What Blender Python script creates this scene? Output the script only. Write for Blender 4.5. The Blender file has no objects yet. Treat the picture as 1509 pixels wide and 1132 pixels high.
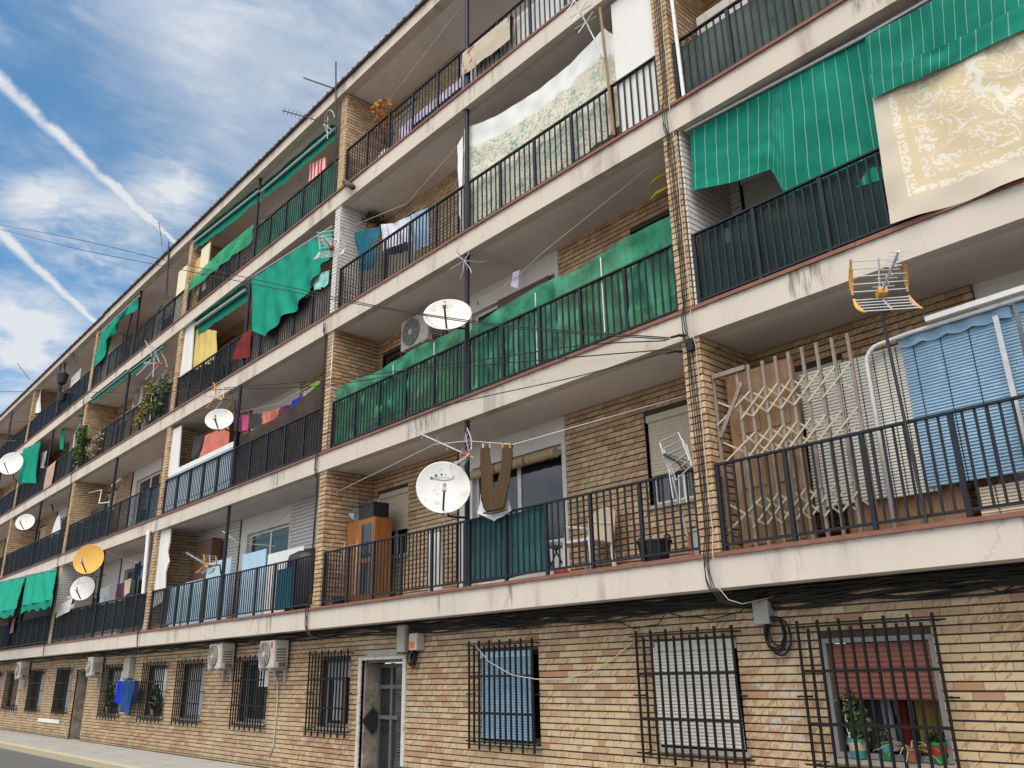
import bpy, math, random
from mathutils import Vector, Matrix, noise as mnoise
random.seed(7)
SC = bpy.context.scene
COL = SC.collection

# ------------------------------------------------------------------ camera
CAM_POS = Vector((0.0, -7.4358, -1.1038))
CAM_R = Vector((0.66735806, 0.74451298, -0.01826583))
CAM_U = Vector((0.25654189, -0.20679233, 0.9441521))
CAM_F = Vector((-0.69915627, 0.63477346, 0.32900329))
FPX = 1222.017
cam = bpy.data.cameras.new('camera')
cam.sensor_fit = 'HORIZONTAL'
cam.sensor_width = 36.0
cam.lens = 36.0 * FPX / 1509.0
cam.clip_start = 0.1
cam.clip_end = 5000
cam_o = bpy.data.objects.new('camera', cam)
COL.objects.link(cam_o)
M = Matrix((CAM_R, CAM_U, -CAM_F)).transposed().to_4x4()
M.translation = CAM_POS
cam_o.matrix_world = M
SC.camera = cam_o

# ------------------------------------------------------------------ world
SUN_EL, SUN_AZ = math.radians(60), math.radians(150)      # azimuth from +Y towards +X
world = bpy.data.worlds.new('World')
SC.world = world
world.use_nodes = True
WT = world.node_tree
WT.nodes.clear()

def wn(kind, **kw):
    n = WT.nodes.new(kind)
    for k, v in kw.items():
        setattr(n, k, v)
    return n

def wl(a, b):
    WT.links.new(a, b)

def wmath(op, a, b=None, c=None, clamp=False):
    n = wn('ShaderNodeMath', operation=op, use_clamp=clamp)
    for i, v in enumerate((a, b, c)):
        if v is None:
            continue
        if isinstance(v, (int, float)):
            n.inputs[i].default_value = v
        else:
            wl(v, n.inputs[i])
    return n.outputs[0]

def wsmooth(x, lo, hi):
    n = wn('ShaderNodeMapRange', interpolation_type='SMOOTHSTEP')
    wl(x, n.inputs[0])
    n.inputs[1].default_value = lo
    n.inputs[2].default_value = hi
    return n.outputs[0]

tc = wn('ShaderNodeTexCoord')
DIR = tc.outputs['Generated']
sky = wn('ShaderNodeTexSky', sky_type='NISHITA', sun_disc=False)
sky.sun_elevation = SUN_EL
sky.sun_rotation = SUN_AZ
sky.air_density = 1.0
sky.dust_density = 1.0
sky.ozone_density = 1.6

def wdot(v):
    n = wn('ShaderNodeVectorMath', operation='DOT_PRODUCT')
    wl(DIR, n.inputs[0])
    n.inputs[1].default_value = v
    return n.outputs['Value']

def wnoise(scale, vec=None, detail=6.0, rough=0.6, dist=0.0, loc=(0, 0, 0), stretch=(1, 1, 1), rot=(0, 0, 0)):
    mp = wn('ShaderNodeMapping')
    mp.inputs['Location'].default_value = loc
    mp.inputs['Scale'].default_value = stretch
    mp.inputs['Rotation'].default_value = rot
    wl(DIR if vec is None else vec, mp.inputs[0])
    n = wn('ShaderNodeTexNoise')
    n.inputs['Scale'].default_value = scale
    n.inputs['Detail'].default_value = detail
    n.inputs['Roughness'].default_value = rough
    n.inputs['Distortion'].default_value = dist
    wl(mp.outputs[0], n.inputs['Vector'])
    return n.outputs['Fac']

def blob(v, sigma):
    # soft patch of cloud round one direction of the sky
    d = Vector(v).normalized()
    k = 1.0 / (sigma * sigma)
    return wmath('POWER', 2.71828, wmath('MULTIPLY', wmath('SUBTRACT', wdot(d), 1.0), 2.0 * k))

fine = wnoise(42, detail=4, rough=.65)
def contrail(p, q, width, lo):
    # straight trail: a great circle of the sky through two directions
    p, q = Vector(p).normalized(), Vector(q).normalized()
    nrm = p.cross(q).normalized()
    t = (q - p * q.dot(p)).normalized()
    wob = wmath('MULTIPLY', wmath('SUBTRACT', fine, 0.5), width * 1.6)
    along = wmath('ARCTAN2', wdot(t), wdot(p))
    w = wmath('MULTIPLY_ADD', along, -0.024, width)             # thinner along its run
    d = wmath('ABSOLUTE', wmath('ADD', wdot(nrm), wob))
    core = wsmooth(wmath('DIVIDE', d, w), 1.4, 0.1)
    tex = wmath('MULTIPLY_ADD', fine, 1.3, 0.10, clamp=True)
    return wmath('MULTIPLY', wmath('MULTIPLY', core, tex), wsmooth(along, lo, lo + .02))

cir = wnoise(5.0, detail=5, rough=0.62, dist=0.5, stretch=(1.0, 0.8, 2.4), rot=(0.0, 0.35, 0.2))
cir2 = wnoise(15.0, detail=5, rough=0.62, dist=0.3, stretch=(1.0, 0.9, 2.2), rot=(0.0, 0.5, 0.1), loc=(2, 1, 0))
wisps = wmath('MULTIPLY_ADD', cir2, 0.5, wmath('MULTIPLY', cir, 0.5))
veil = wmath('ADD', blob((-0.70, 0.24, 0.67), 0.115), wmath('ADD', blob((-0.60, 0.40, 0.69), 0.20), blob((-0.74, 0.33, 0.58), 0.09)))
veil = wmath('MULTIPLY', wmath('MINIMUM', veil, 1.0), wmath('MULTIPLY_ADD', cir, 0.75, 0.06))
puff = None
for v, s, a in (((-0.873, 0.140, 0.466), 0.040, .8), ((-0.872, 0.205, 0.444), 0.046, .9),
                ((-0.824, 0.255, 0.507), 0.036, 1.0), ((-0.930, 0.150, 0.325), 0.060, 1.4), ((-0.889, 0.225, 0.397), 0.035, 0.5)):
    b = wmath('MULTIPLY', blob(v, s), a)
    puff = b if puff is None else wmath('ADD', puff, b)
puff = wmath('MULTIPLY', puff, wsmooth(wisps, 0.34, 0.62))
thin = wmath('MULTIPLY_ADD', wsmooth(wisps, 0.42, 0.72), 0.28, 0.02)
trails = wmath('ADD', contrail((-0.827, 0.081, 0.557), (-0.848, 0.269, 0.457), 0.0074, -0.3),
               contrail((-0.895, 0.116, 0.43), (-0.905, 0.215, 0.367), 0.0056, -0.3))
# the rest of the sky, out of the picture: broken overcast that lights the street softly
over = wmath('MULTIPLY', wsmooth(wdot((0.45, -0.72, 0.53)), -0.25, 0.5), wsmooth(cir, 0.30, 0.55))
cloud = wmath('ADD', wmath('ADD', veil, puff), wmath('ADD', thin, trails))
cloud = wmath('MINIMUM', wmath('ADD', cloud, over), 0.95)
bg_sky = wn('ShaderNodeBackground')
hs = wn('ShaderNodeHueSaturation')
hs.inputs['Saturation'].default_value = 1.28
hs.inputs['Hue'].default_value = 0.488
wl(sky.outputs[0], hs.inputs['Color'])
wl(hs.outputs[0], bg_sky.inputs[0])
bg_sky.inputs[1].default_value = 0.088
bg_cl = wn('ShaderNodeBackground')
bg_cl.inputs[0].default_value = (0.93, 0.96, 1.0, 1)
wl(wmath('MULTIPLY_ADD', over, 0.55, 0.43), bg_cl.inputs[1])
mix = wn('ShaderNodeMixShader')
wl(cloud, mix.inputs[0])
wl(bg_sky.outputs[0], mix.inputs[1])
wl(bg_cl.outputs[0], mix.inputs[2])
wo = wn('ShaderNodeOutputWorld')
wl(mix.outputs[0], wo.inputs[0])

# ------------------------------------------------------------------ sun (veiled by cloud: soft)
sl = bpy.data.lights.new('sun', 'SUN')
sl.energy = 1.9
sl.angle = math.radians(40)
sl.color = (1.0, 0.91, 0.78)
so = bpy.data.objects.new('sun', sl)
COL.objects.link(so)
sd = Vector((math.sin(SUN_AZ) * math.cos(SUN_EL), math.cos(SUN_AZ) * math.cos(SUN_EL), math.sin(SUN_EL)))
so.rotation_euler = sd.to_track_quat('Z', 'Y').to_euler()
so.location = (20, -30, 40)

SC.view_settings.view_transform = 'Standard'
SC.view_settings.look = 'None'
SC.view_settings.exposure = 0.98
SC.view_settings.gamma = 1.0
SC.cycles.use_denoising = True
SC.cycles.max_bounces = 8
SC.cycles.diffuse_bounces = 4
SC.cycles.transparent_max_bounces = 12
world.cycles.sampling_method = 'NONE'

# ------------------------------------------------------------------ helpers
def at(px, py, y=0.0):
    """A point of the facade as measured on the photograph (1509 wide), at its real depth y."""
    d = CAM_R * ((px - 754.5) / FPX) + CAM_U * ((566.0 - py) / FPX) + CAM_F
    return CAM_POS + d * ((y - CAM_POS.y) / d.y)

class MB:
    """collects shapes, then becomes ONE mesh object"""
    def __init__(s):
        s.v, s.f, s.m, s.uv = [], [], [], {}
        s.mi = 0
    def face(s, idx):
        s.f.append(tuple(idx)); s.m.append(s.mi)
    def box(s, x0, x1, y0, y1, z0, z1):
        b = len(s.v)
        s.v += [(x0, y0, z0), (x1, y0, z0), (x1, y1, z0), (x0, y1, z0), (x0, y0, z1), (x1, y0, z1), (x1, y1, z1), (x0, y1, z1)]
        for q in ((0, 3, 2, 1), (4, 5, 6, 7), (0, 1, 5, 4), (1, 2, 6, 5), (2, 3, 7, 6), (3, 0, 4, 7)):
            s.face([b + i for i in q])
    def obox(s, c, ax, ay, az, hx, hy, hz):
        b = len(s.v)
        for sz in (-1, 1):
            for sx, sy in ((-1, -1), (1, -1), (1, 1), (-1, 1)):
                s.v.append(tuple(c + ax * (hx * sx) + ay * (hy * sy) + az * (hz * sz)))
        for q in ((0, 3, 2, 1), (4, 5, 6, 7), (0, 1, 5, 4), (1, 2, 6, 5), (2, 3, 7, 6), (3, 0, 4, 7)):
            s.face([b + i for i in q])
    def bar(s, p, q, w, h=None, up=None):
        p, q = Vector(p), Vector(q)
        d = (q - p)
        L = d.length
        if L < 1e-6:
            return
        d.normalize()
        up = Vector(up) if up is not None else (Vector((0, 0, 1)) if abs(d.z) < .9 else Vector((0, 1, 0)))
        a = d.cross(up).normalized()
        c = a.cross(d)
        s.obox((p + q) / 2, d, a, c, L / 2, w / 2, (h or w) / 2)
    def tube(s, pts, r, n=6, cap=True):
        pts = [Vector(p) for p in pts]
        rr = r if isinstance(r, (list, tuple)) else [r] * len(pts)
        ref = None
        rings = []
        for i, p in enumerate(pts):
            t = (pts[min(i + 1, len(pts) - 1)] - pts[max(i - 1, 0)])
            if t.length < 1e-9:
                t = Vector((0, 0, 1))
            t.normalize()
            if ref is None:
                ref = Vector((0, 0, 1)) if abs(t.z) < .9 else Vector((1, 0, 0))
            a = t.cross(ref)
            if a.length < 1e-4:
                a = t.cross(Vector((0.3, 1, 0.1)))
            a.normalize()
            b2 = a.cross(t).normalized()
            ref = b2
            b = len(s.v)
            for k in range(n):
                an = 2 * math.pi * k / n
                s.v.append(tuple(p + (a * math.cos(an) + b2 * math.sin(an)) * rr[i]))
            rings.append(b)
        for i in range(len(rings) - 1):
            for k in range(n):
                k2 = (k + 1) % n
                s.face((rings[i] + k, rings[i] + k2, rings[i + 1] + k2, rings[i + 1] + k))
        if cap:
            s.face([rings[0] + k for k in range(n)][::-1])
            s.face([rings[-1] + k for k in range(n)])
    def lathe(s, prof, o=(0, 0, 0), mat=None, n=24, close=False):
        o = Vector(o)
        mat = mat or Matrix.Identity(3)
        b0 = len(s.v)
        for r, z in prof:
            for k in range(n):
                an = 2 * math.pi * k / n
                s.v.append(tuple(o + mat @ Vector((r * math.cos(an), r * math.sin(an), z))))
        for i in range(len(prof) - 1):
            for k in range(n):
                k2 = (k + 1) % n
                s.face((b0 + i * n + k, b0 + i * n + k2, b0 + (i + 1) * n + k2, b0 + (i + 1) * n + k))
        if close:
            s.face([b0 + k for k in range(n)][::-1])
            s.face([b0 + (len(prof) - 1) * n + k for k in range(n)])
    def grid(s, fn, nu, nv, su=1.0, sv=1.0):
        b = len(s.v)
        for j in range(nv + 1):
            for i in range(nu + 1):
                s.v.append(tuple(fn(i / nu, j / nv)))
                s.uv[len(s.v) - 1] = (i / nu * su, j / nv * sv)
        for j in range(nv):
            for i in range(nu):
                k = b + j * (nu + 1) + i
                s.face((k, k + nu + 1, k + nu + 2, k + 1))
    def prism(s, poly, y0, y1):
        """a polygon of (x, z) points given thickness along y"""
        b = len(s.v)
        n = len(poly)
        s.v += [(x, y0, z) for x, z in poly] + [(x, y1, z) for x, z in poly]
        s.face([b + i for i in range(n)])
        s.face([b + n + i for i in range(n)][::-1])
        for i in range(n):
            j = (i + 1) % n
            s.face((b + i, b + n + i, b + n + j, b + j))

ORG = {}
def obj(name, mb, mats, parent=None, smooth=False, bevel=0.0):
    """links mb as ONE mesh object with its origin at its base"""
    if not isinstance(mats, (list, tuple)):
        mats = [mats]
    xs = [v[0] for v in mb.v]; ys = [v[1] for v in mb.v]; zs = [v[2] for v in mb.v]
    o0 = Vector(((min(xs) + max(xs)) / 2, (min(ys) + max(ys)) / 2, min(zs)))
    me = bpy.data.meshes.new(name)
    me.from_pydata([(v[0] - o0.x, v[1] - o0.y, v[2] - o0.z) for v in mb.v], [], mb.f)
    for m in mats:
        me.materials.append(m)
    if len(mats) > 1:
        me.polygons.foreach_set('material_index', mb.m)
    if mb.uv:
        uvl = me.uv_layers.new(name='UVMap')
        for lp in me.loops:
            uvl.data[lp.index].uv = mb.uv.get(lp.vertex_index, (0, 0))
    if smooth:
        me.polygons.foreach_set('use_smooth', [True] * len(me.polygons))
    me.update()
    o = bpy.data.objects.new(name, me)
    COL.objects.link(o)
    if parent is not None:
        o.parent = parent
        o.location = o0 - ORG[parent]
    else:
        o.location = o0
    ORG[o] = o0
    if bevel:
        bv = o.modifiers.new('bevel', 'BEVEL')
        bv.width = bevel; bv.segments = 2; bv.limit_method = 'ANGLE'
    return o

def tag(o, label, cat, group=None, kind=None):
    o['label'] = label
    o['category'] = cat
    if group: o['group'] = group
    if kind: o['kind'] = kind
    return o

def thing(name, label, cat, loc, group=None):
    o = bpy.data.objects.new(name, None)
    o.empty_display_size = 0.1
    COL.objects.link(o)
    o.location = loc
    ORG[o] = Vector(loc)
    return tag(o, label, cat, group)

def structure(name, mb, mats):
    o = obj(name, mb, mats)
    o['kind'] = 'structure'
    return o

# ------------------------------------------------------------------ materials
def srgb(r, g, b):
    return tuple((c / 255 / 12.92 if c <= 10 else ((c / 255 + 0.055) / 1.055) ** 2.4) for c in (r, g, b))

class NT:
    def __init__(s, name, rough=0.8, metal=0.0, spec=0.35):
        s.mat = bpy.data.materials.new(name)
        s.mat.use_nodes = True
        s.t = s.mat.node_tree
        s.b = s.t.nodes['Principled BSDF']
        s.b.inputs['Roughness'].default_value = rough
        s.b.inputs['Metallic'].default_value = metal
        s.b.inputs['Specular IOR Level'].default_value = spec
        s.pos = None
    def n(s, kind, **kw):
        n = s.t.nodes.new(kind)
        for k, v in kw.items():
            setattr(n, k, v)
        return n
    def put(s, v, sock):
        if isinstance(v, (int, float)):
            sock.default_value = v
        elif isinstance(v, tuple):
            sock.default_value = (v + (1,)) if len(sock.default_value) == 4 and len(v) == 3 else v
        else:
            s.t.links.new(v, sock)
    def math(s, op, a, b=None, c=None, clamp=False):
        n = s.n('ShaderNodeMath', operation=op, use_clamp=clamp)
        for i, v in enumerate((a, b, c)):
            if v is not None:
                s.put(v, n.inputs[i])
        return n.outputs[0]
    def P(s):
        if s.pos is None:
            s.pos = s.n('ShaderNodeNewGeometry').outputs['Position']
        return s.pos
    def obc(s):
        return s.n('ShaderNodeTexCoord').outputs['Object']
    def uv(s):
        return s.n('ShaderNodeTexCoord').outputs['UV']
    def sep(s, v):
        n = s.n('ShaderNodeSeparateXYZ'); s.put(v, n.inputs[0]); return n.outputs
    def comb(s, x, y, z):
        n = s.n('ShaderNodeCombineXYZ')
        for i, v in enumerate((x, y, z)): s.put(v, n.inputs[i])
        return n.outputs[0]
    def noise(s, vec, scale, detail=4, rough=.55, stretch=(1, 1, 1), dist=0.0, loc=(0, 0, 0)):
        mp = s.n('ShaderNodeMapping')
        mp.inputs['Scale'].default_value = stretch
        mp.inputs['Location'].default_value = loc
        s.put(vec, mp.inputs[0])
        n = s.n('ShaderNodeTexNoise')
        n.inputs['Scale'].default_value = scale
        n.inputs['Detail'].default_value = detail
        n.inputs['Roughness'].default_value = rough
        n.inputs['Distortion'].default_value = dist
        s.t.links.new(mp.outputs[0], n.inputs['Vector'])
        return n.outputs['Fac']
    def step(s, x, lo, hi):
        n = s.n('ShaderNodeMapRange', interpolation_type='SMOOTHSTEP')
        s.put(x, n.inputs[0]); n.inputs[1].default_value = lo; n.inputs[2].default_value = hi
        return n.outputs[0]
    def mix(s, fac, a, b, mode='MIX'):
        n = s.n('ShaderNodeMix', data_type='RGBA', blend_type=mode)
        s.put(fac, n.inputs[0]); s.put(a, n.inputs[6]); s.put(b, n.inputs[7])
        return n.outputs[2]
    def ramp(s, x, stops):
        n = s.n('ShaderNodeValToRGB')
        el = n.color_ramp.elements
        while len(el) < len(stops): el.new(0.5)
        for e, (p, c) in zip(el, stops):
            e.position = p; e.color = tuple(c) + (1,)
        s.put(x, n.inputs[0])
        return n.outputs[0]
    def color(s, c): s.put(c, s.b.inputs['Base Color']); return s
    def bump(s, h, strength=.3, dist=.01):
        n = s.n('ShaderNodeBump')
        n.inputs['Strength'].default_value = strength
        n.inputs['Distance'].default_value = dist
        s.put(h, n.inputs['Height'])
        s.t.links.new(n.outputs[0], s.b.inputs['Normal'])
        return s
    def alpha(s, a):
        s.put(a, s.b.inputs['Alpha']); return s

def simple(name, col, rough=.6, metal=0.0, var=.18, scale=6.0, spec=.35, bump=0.0, dirt=None):
    m = NT(name, rough, metal, spec)
    n1 = m.noise(m.P(), scale, 5, .6)
    dark = tuple(c * (1 - var) for c in col)
    lite = tuple(min(1, c * (1 + var)) for c in col)
    c = m.mix(n1, dark, lite)
    if dirt:
        c = m.mix(m.math('MULTIPLY', m.step(m.noise(m.P(), scale * 2.3, 6, .65, loc=(3, 1, 2)), .52, .72), dirt[3]), c, dirt[:3])
    m.color(c)
    if bump:
        m.bump(m.noise(m.P(), 90, 3), bump, .004)
    return m.mat

ROW = 2.8 / 36
BL = 0.245
def brick(name, paint=0.0, shade_tone=1.0):
    m = NT(name, .85, spec=.25)
    x, y, z = m.sep(m.P())
    u = m.math('ADD', x, y)
    row = m.math('FLOOR', m.math('DIVIDE', z, ROW))
    sh = m.math('MULTIPLY', m.math('FRACT', m.math('MULTIPLY_ADD', row, 0.5, 0.25)), 1.0)
    sh = m.math('ADD', sh, m.math('MULTIPLY', m.math('FRACT', m.math('MULTIPLY', row, 0.377)), .22))
    uu = m.math('ADD', m.math('DIVIDE', u, BL), sh)
    colm = m.math('FLOOR', uu)
    fr = m.math('FRACT', uu)
    wn_ = m.n('ShaderNodeTexWhiteNoise', noise_dimensions='2D')
    m.put(m.comb(colm, row, 0.0), wn_.inputs['Vector'])
    rnd = wn_.outputs['Value']
    rcol = wn_.outputs['Color']
    r2 = m.sep(rcol)[1]
    k = shade_tone
    base = m.ramp(rnd, [(0.0, (.37 * k, .265 * k, .155 * k)), (.35, (.51 * k, .380 * k, .220 * k)), (.7, (.55 * k, .430 * k, .265 * k)), (1.0, (.49 * k, .345 * k, .195 * k))])
    # reddish flame marks of the firing, clustered in fields
    field = m.noise(m.P(), .55, 3, .6)
    mp = m.n('ShaderNodeMapping')
    mp.inputs['Rotation'].default_value = (0, .75, 0)
    m.put(m.P(), mp.inputs[0])
    mark = m.noise(mp.outputs[0], 11.0, 3, .6, stretch=(.55, 1, 2.2), dist=.7)
    allred = m.math('GREATER_THAN', m.math('ADD', r2, m.math('MULTIPLY', field, .42)), 1.12)
    fm = m.math('MULTIPLY', m.step(m.math('ADD', mark, m.math('MULTIPLY', field, .42)), .735, .81), .75)
    c = m.mix(m.math('MAXIMUM', fm, m.math('MULTIPLY', allred, .75)), base, (.335 * k, .15 * k, .080 * k))
    grime = m.step(m.noise(m.P(), 1.3, 6, .68, stretch=(1, 1, .5)), .44, .70)
    c = m.mix(m.math('MULTIPLY', grime, .30), c, (.22, .16, .11))
    damp = m.step(m.math('ADD', z, m.math('MULTIPLY', m.noise(m.P(), 1.6, 5, .65), .9)), -1.95, -2.30)
    c = m.mix(m.math('MULTIPLY', damp, .5), c, (.17, .125, .085))
    bloom = m.math('MULTIPLY', m.step(m.noise(m.P(), .8, 4, .6, loc=(9, 2, 5)), .56, .70), m.step(m.noise(m.P(), 7, 4, .6), .45, .6))
    c = m.mix(m.math('MULTIPLY', bloom, .35), c, (.58, .52, .43))
    c = m.mix(m.math('MULTIPLY', m.noise(m.P(), 40, 4, .6), .35), c, (.30 * k, .22 * k, .14 * k))
    # old pale blue-grey paint smears left on the wall
    for cx_, cz_, rx_, rz_ in () if name != 'brick' else ((-4.97, -1.27, .16, .05), (-4.70, -1.33, .17, .06), (-4.93, -1.62, .13, .07), (-4.66, -1.55, .10, .06), (-4.62, -1.78, .10, .05), (-10.95, -1.62, .28, .05), (-10.75, -1.52, .10, .05), (-14.35, -2.16, .12, .06)):
        ex = m.math('DIVIDE', m.math('SUBTRACT', x, cx_), rx_)
        ez = m.math('DIVIDE', m.math('SUBTRACT', z, cz_), rz_)
        rr_ = m.math('ADD', m.math('MULTIPLY', ex, ex), m.math('MULTIPLY', ez, ez))
        if True:
            sm = m.math('MULTIPLY', m.step(rr_, 1.2, .3), m.step(m.noise(m.P(), 13, 3, .6), .42, .56))
            c = m.mix(m.math('MULTIPLY', sm, .6), c, (.38, .40, .40))
    if paint:
        wear = m.step(m.noise(m.P(), 5.0, 6, .7), .22, .42)
        c = m.mix(m.math('MULTIPLY', wear, paint), c, (.60, .60, .60))
    joint = m.step(m.math('MINIMUM', fr, m.math('SUBTRACT', 1.0, fr)), .030, .012)
    c = m.mix(m.math('MULTIPLY', joint, .68 if not paint else .3), c, (.16, .125, .09))
    m.color(c)
    h = m.math('SUBTRACT', m.math('ADD', m.math('MULTIPLY', m.noise(m.P(), 60, 4, .6), .25), m.math('MULTIPLY', rnd, .35)), m.math('MULTIPLY', joint, 1.0))
    m.bump(h, .5, .006)
    return m.mat

def plaster(name, col, streak=.35, grime=(.22, .18, .15), scale=1.0, drips=0.0, patches=0.0):
    m = NT(name, .9, spec=.2)
    big = m.noise(m.P(), .9 * scale, 5, .6)
    c = m.mix(big, tuple(v * .88 for v in col), tuple(min(1, v * 1.08) for v in col))
    st = m.noise(m.P(), 2.6, 5, .62, stretch=(1, 1, .12))
    st2 = m.noise(m.P(), .55, 2, .5, loc=(7, 0, 0))
    f = m.math('MULTIPLY', m.math('MULTIPLY', m.step(st, .50, .68), m.step(st2, .36, .60)), streak)
    c = m.mix(f, c, grime)
    if drips:
        x, y, z = m.sep(m.P())
        lev = m.math('FLOOR', m.math('DIVIDE', m.math('ADD', z, .5), 2.8))
        down = m.math('FRACT', m.math('DIVIDE', m.math('SUBTRACT', m.math('MULTIPLY', lev, 2.8), z), 2.8))     # from the tile edge downwards
        q = m.comb(x, m.math('MULTIPLY', lev, 7.3), 0.0)
        where = m.step(m.noise(q, 1.15, 3, .6), .575, .64)
        run = m.noise(m.comb(x, m.math('MULTIPLY', z, .10), lev), 15, 4, .65)
        ln = m.math('MULTIPLY', m.noise(q, 6.0, 3, .6), .55)
        dm = m.math('MULTIPLY', m.math('MULTIPLY', where, m.step(run, .42, .60)), m.step(m.math('SUBTRACT', m.math('MULTIPLY', down, 2.8), ln), .10, -.12))
        c = m.mix(m.math('MULTIPLY', dm, drips), c, (.13, .105, .085))
        edge = m.math('MULTIPLY', m.step(m.math('MULTIPLY', down, 2.8), .05, .0), m.step(m.noise(m.P(), 7, 5, .7), .40, .62))
        c = m.mix(m.math('MULTIPLY', edge, .55), c, (.20, .13, .10))
        crack = m.n('ShaderNodeTexVoronoi', feature='DISTANCE_TO_EDGE')
        crack.inputs['Scale'].default_value = .55
        m.put(m.comb(m.math('ADD', x, m.math('MULTIPLY', m.noise(m.P(), 5, 4, .6), .5)), lev, m.math('MULTIPLY', z, .5)), crack.inputs['Vector'])
        c = m.mix(m.math('MULTIPLY', m.step(crack.outputs['Distance'], .005, .0015), .22), c, (.16, .13, .11))
    if patches:
        pa = m.step(m.noise(m.P(), .75, 6, .68, loc=(3, 8, 1)), .50, .62)
        c = m.mix(m.math('MULTIPLY', pa, patches * .5), c, tuple(v * .55 for v in col))
        pe = m.step(m.noise(m.P(), 2.4, 6, .7, loc=(1, 4, 9)), .64, .67)
        c = m.mix(m.math('MULTIPLY', pe, patches * .7), c, (.36, .31, .26))
    fine = m.noise(m.P(), 14, 5, .65)
    c = m.mix(m.math('MULTIPLY', m.step(fine, .56, .78), .22), c, tuple(v * .62 for v in col))
    m.color(c)
    m.bump(m.noise(m.P(), 45, 4, .6), .18, .006)
    return m.mat

def cloth_mat(name, col, var=.16, rough=.9, alpha=None, weave=True, fold=0.0):
    m = NT(name, rough, spec=.15)
    n1 = m.noise(m.uv(), 2.2, 5, .62)
    c = m.mix(n1, tuple(v * (1 - var) for v in col), tuple(min(1, v * (1 + var)) for v in col))
    m.color(c)
    if weave:
        m.bump(m.noise(m.uv(), 160, 2), .12, .002)
    if alpha is not None:
        m.alpha(alpha)
    return m.mat

MAT = {}
MAT['brick'] = brick('pier_brick')
MAT['brick_shaded'] = brick('brick', shade_tone=.90)  # ground floor copy, darkened: the shade down there is put into the colour
MAT['brick_w'] = brick('white_painted_brick', paint=.82)
MAT['mortar'] = simple('mortar', (.055, .043, .034), .95, var=.25)
MAT['mortar_w'] = simple('mortar_painted', (.24, .24, .24), .95, var=.25)
MAT['fascia'] = plaster('fascia_render', (.525, .468, .405), .55, drips=.75)
MAT['soffit'] = plaster('soffit_paint', (.70, .675, .64), .0, patches=.45)
MAT['white_wall'] = plaster('white_plaster', (.66, .64, .61), .22)
MAT['white_panel'] = plaster('white_board_paint', (.64, .63, .61), .18)
MAT['coping'] = simple('terracotta_coping', (.20, .088, .064), .8, var=.35, scale=5, dirt=(.10, .07, .055, .8))
MAT['tile'] = simple('brown_roof_tile', (.085, .05, .04), .85, var=.4, scale=7)
MAT['rail'] = simple('navy_painted_iron', (.0075, .0095, .0145), .45, var=.3, scale=8, spec=.3)
MAT['iron'] = simple('black_rusted_iron', (.0055, .0048, .0045), .6, var=.4, scale=9, spec=.25, dirt=(.022, .011, .007, .4))
MAT['door_paint'] = simple('chipped_door_paint', (.44, .43, .41), .6, var=.2, scale=5, dirt=(.20, .16, .12, .8))
MAT['galv'] = simple('galvanised_steel', (.42, .43, .44), .45, .6, var=.25, scale=12, dirt=(.2, .13, .09, .4))
MAT['alu'] = simple('aluminium_rod', (.50, .50, .50), .4, .55, var=.2)
MAT['orange'] = simple('orange_plastic', (.62, .30, .065), .5, var=.15)
MAT['pinkish'] = simple('faded_pink_plastic', (.60, .52, .49), .6, var=.12)
MAT['glass'] = NT('window_glass', .06, spec=.6).color((.018, .022, .026)).mat
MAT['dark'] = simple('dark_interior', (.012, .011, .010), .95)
MAT['frame_w'] = simple('white_frame_paint', (.66, .66, .65), .5, var=.1, dirt=(.35, .31, .27, .4))
MAT['frame_g'] = simple('grey_frame_paint', (.21, .215, .22), .5, var=.12)
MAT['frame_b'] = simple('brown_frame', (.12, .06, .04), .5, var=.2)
MAT['slat_cream'] = simple('cream_slats', (.50, .44, .33), .7, var=.15, scale=10, dirt=(.25, .19, .13, .4))
MAT['slat_white'] = simple('white_slats', (.50, .485, .44), .65, var=.1, scale=10, dirt=(.3, .27, .22, .35))
MAT['slat_blue'] = simple('blue_slats', (.19, .315, .435), .7, var=.2, scale=6, dirt=(.34, .43, .50, .6))
MAT['slat_red'] = simple('brown_red_slats', (.215, .080, .058), .7, var=.18, scale=8)
MAT['slat_bamboo'] = simple('bamboo_slats', (.40, .31, .19), .75, var=.22, scale=14)
MAT['cord'] = simple('cord', (.55, .53, .48), .9)
MAT['cable'] = simple('black_cable', (.010, .010, .010), .6)
MAT['cable_w'] = simple('pale_cable', (.45, .42, .38), .7)
MAT['dish_w'] = simple('dish_enamel', (.66, .66, .64), .5, var=.07, scale=3, dirt=(.40, .30, .21, .6))
MAT['dish_r'] = simple('rust_spotted_dish', (.60, .60, .57), .6, var=.1, scale=3, dirt=(.24, .10, .05, .9))
MAT['dish_y'] = simple('yellow_ochre_dish', (.58, .34, .07), .55, var=.12, scale=3, dirt=(.40, .22, .06, .5))
MAT['dark_metal'] = simple('dark_metal', (.03, .03, .032), .5, .3, var=.3)
MAT['ac'] = simple('air_conditioner_casing', (.43, .40, .345), .6, var=.15, scale=4, dirt=(.22, .17, .12, .65))
MAT['ac_dark'] = simple('fan_grille', (.09, .09, .088), .6, var=.3)
MAT['red_mark'] = simple('red_badge', (.50, .03, .03), .5)
MAT['black_pl'] = simple('black_plastic', (.014, .015, .018), .5, var=.3)
MAT['grey_pl'] = simple('grey_plastic', (.40, .40, .38), .5, var=.12)
MAT['white_pl'] = simple('white_plastic', (.64, .64, .63), .5, var=.1, dirt=(.4, .36, .3, .4))
MAT['yellow_pl'] = simple('yellow_plastic', (.62, .48, .03), .5)
MAT['red_pl'] = simple('red_plastic', (.26, .03, .02), .5)
MAT['blue_pl'] = simple('dark_blue_plastic', (.012, .03, .09), .5, var=.3)
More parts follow.
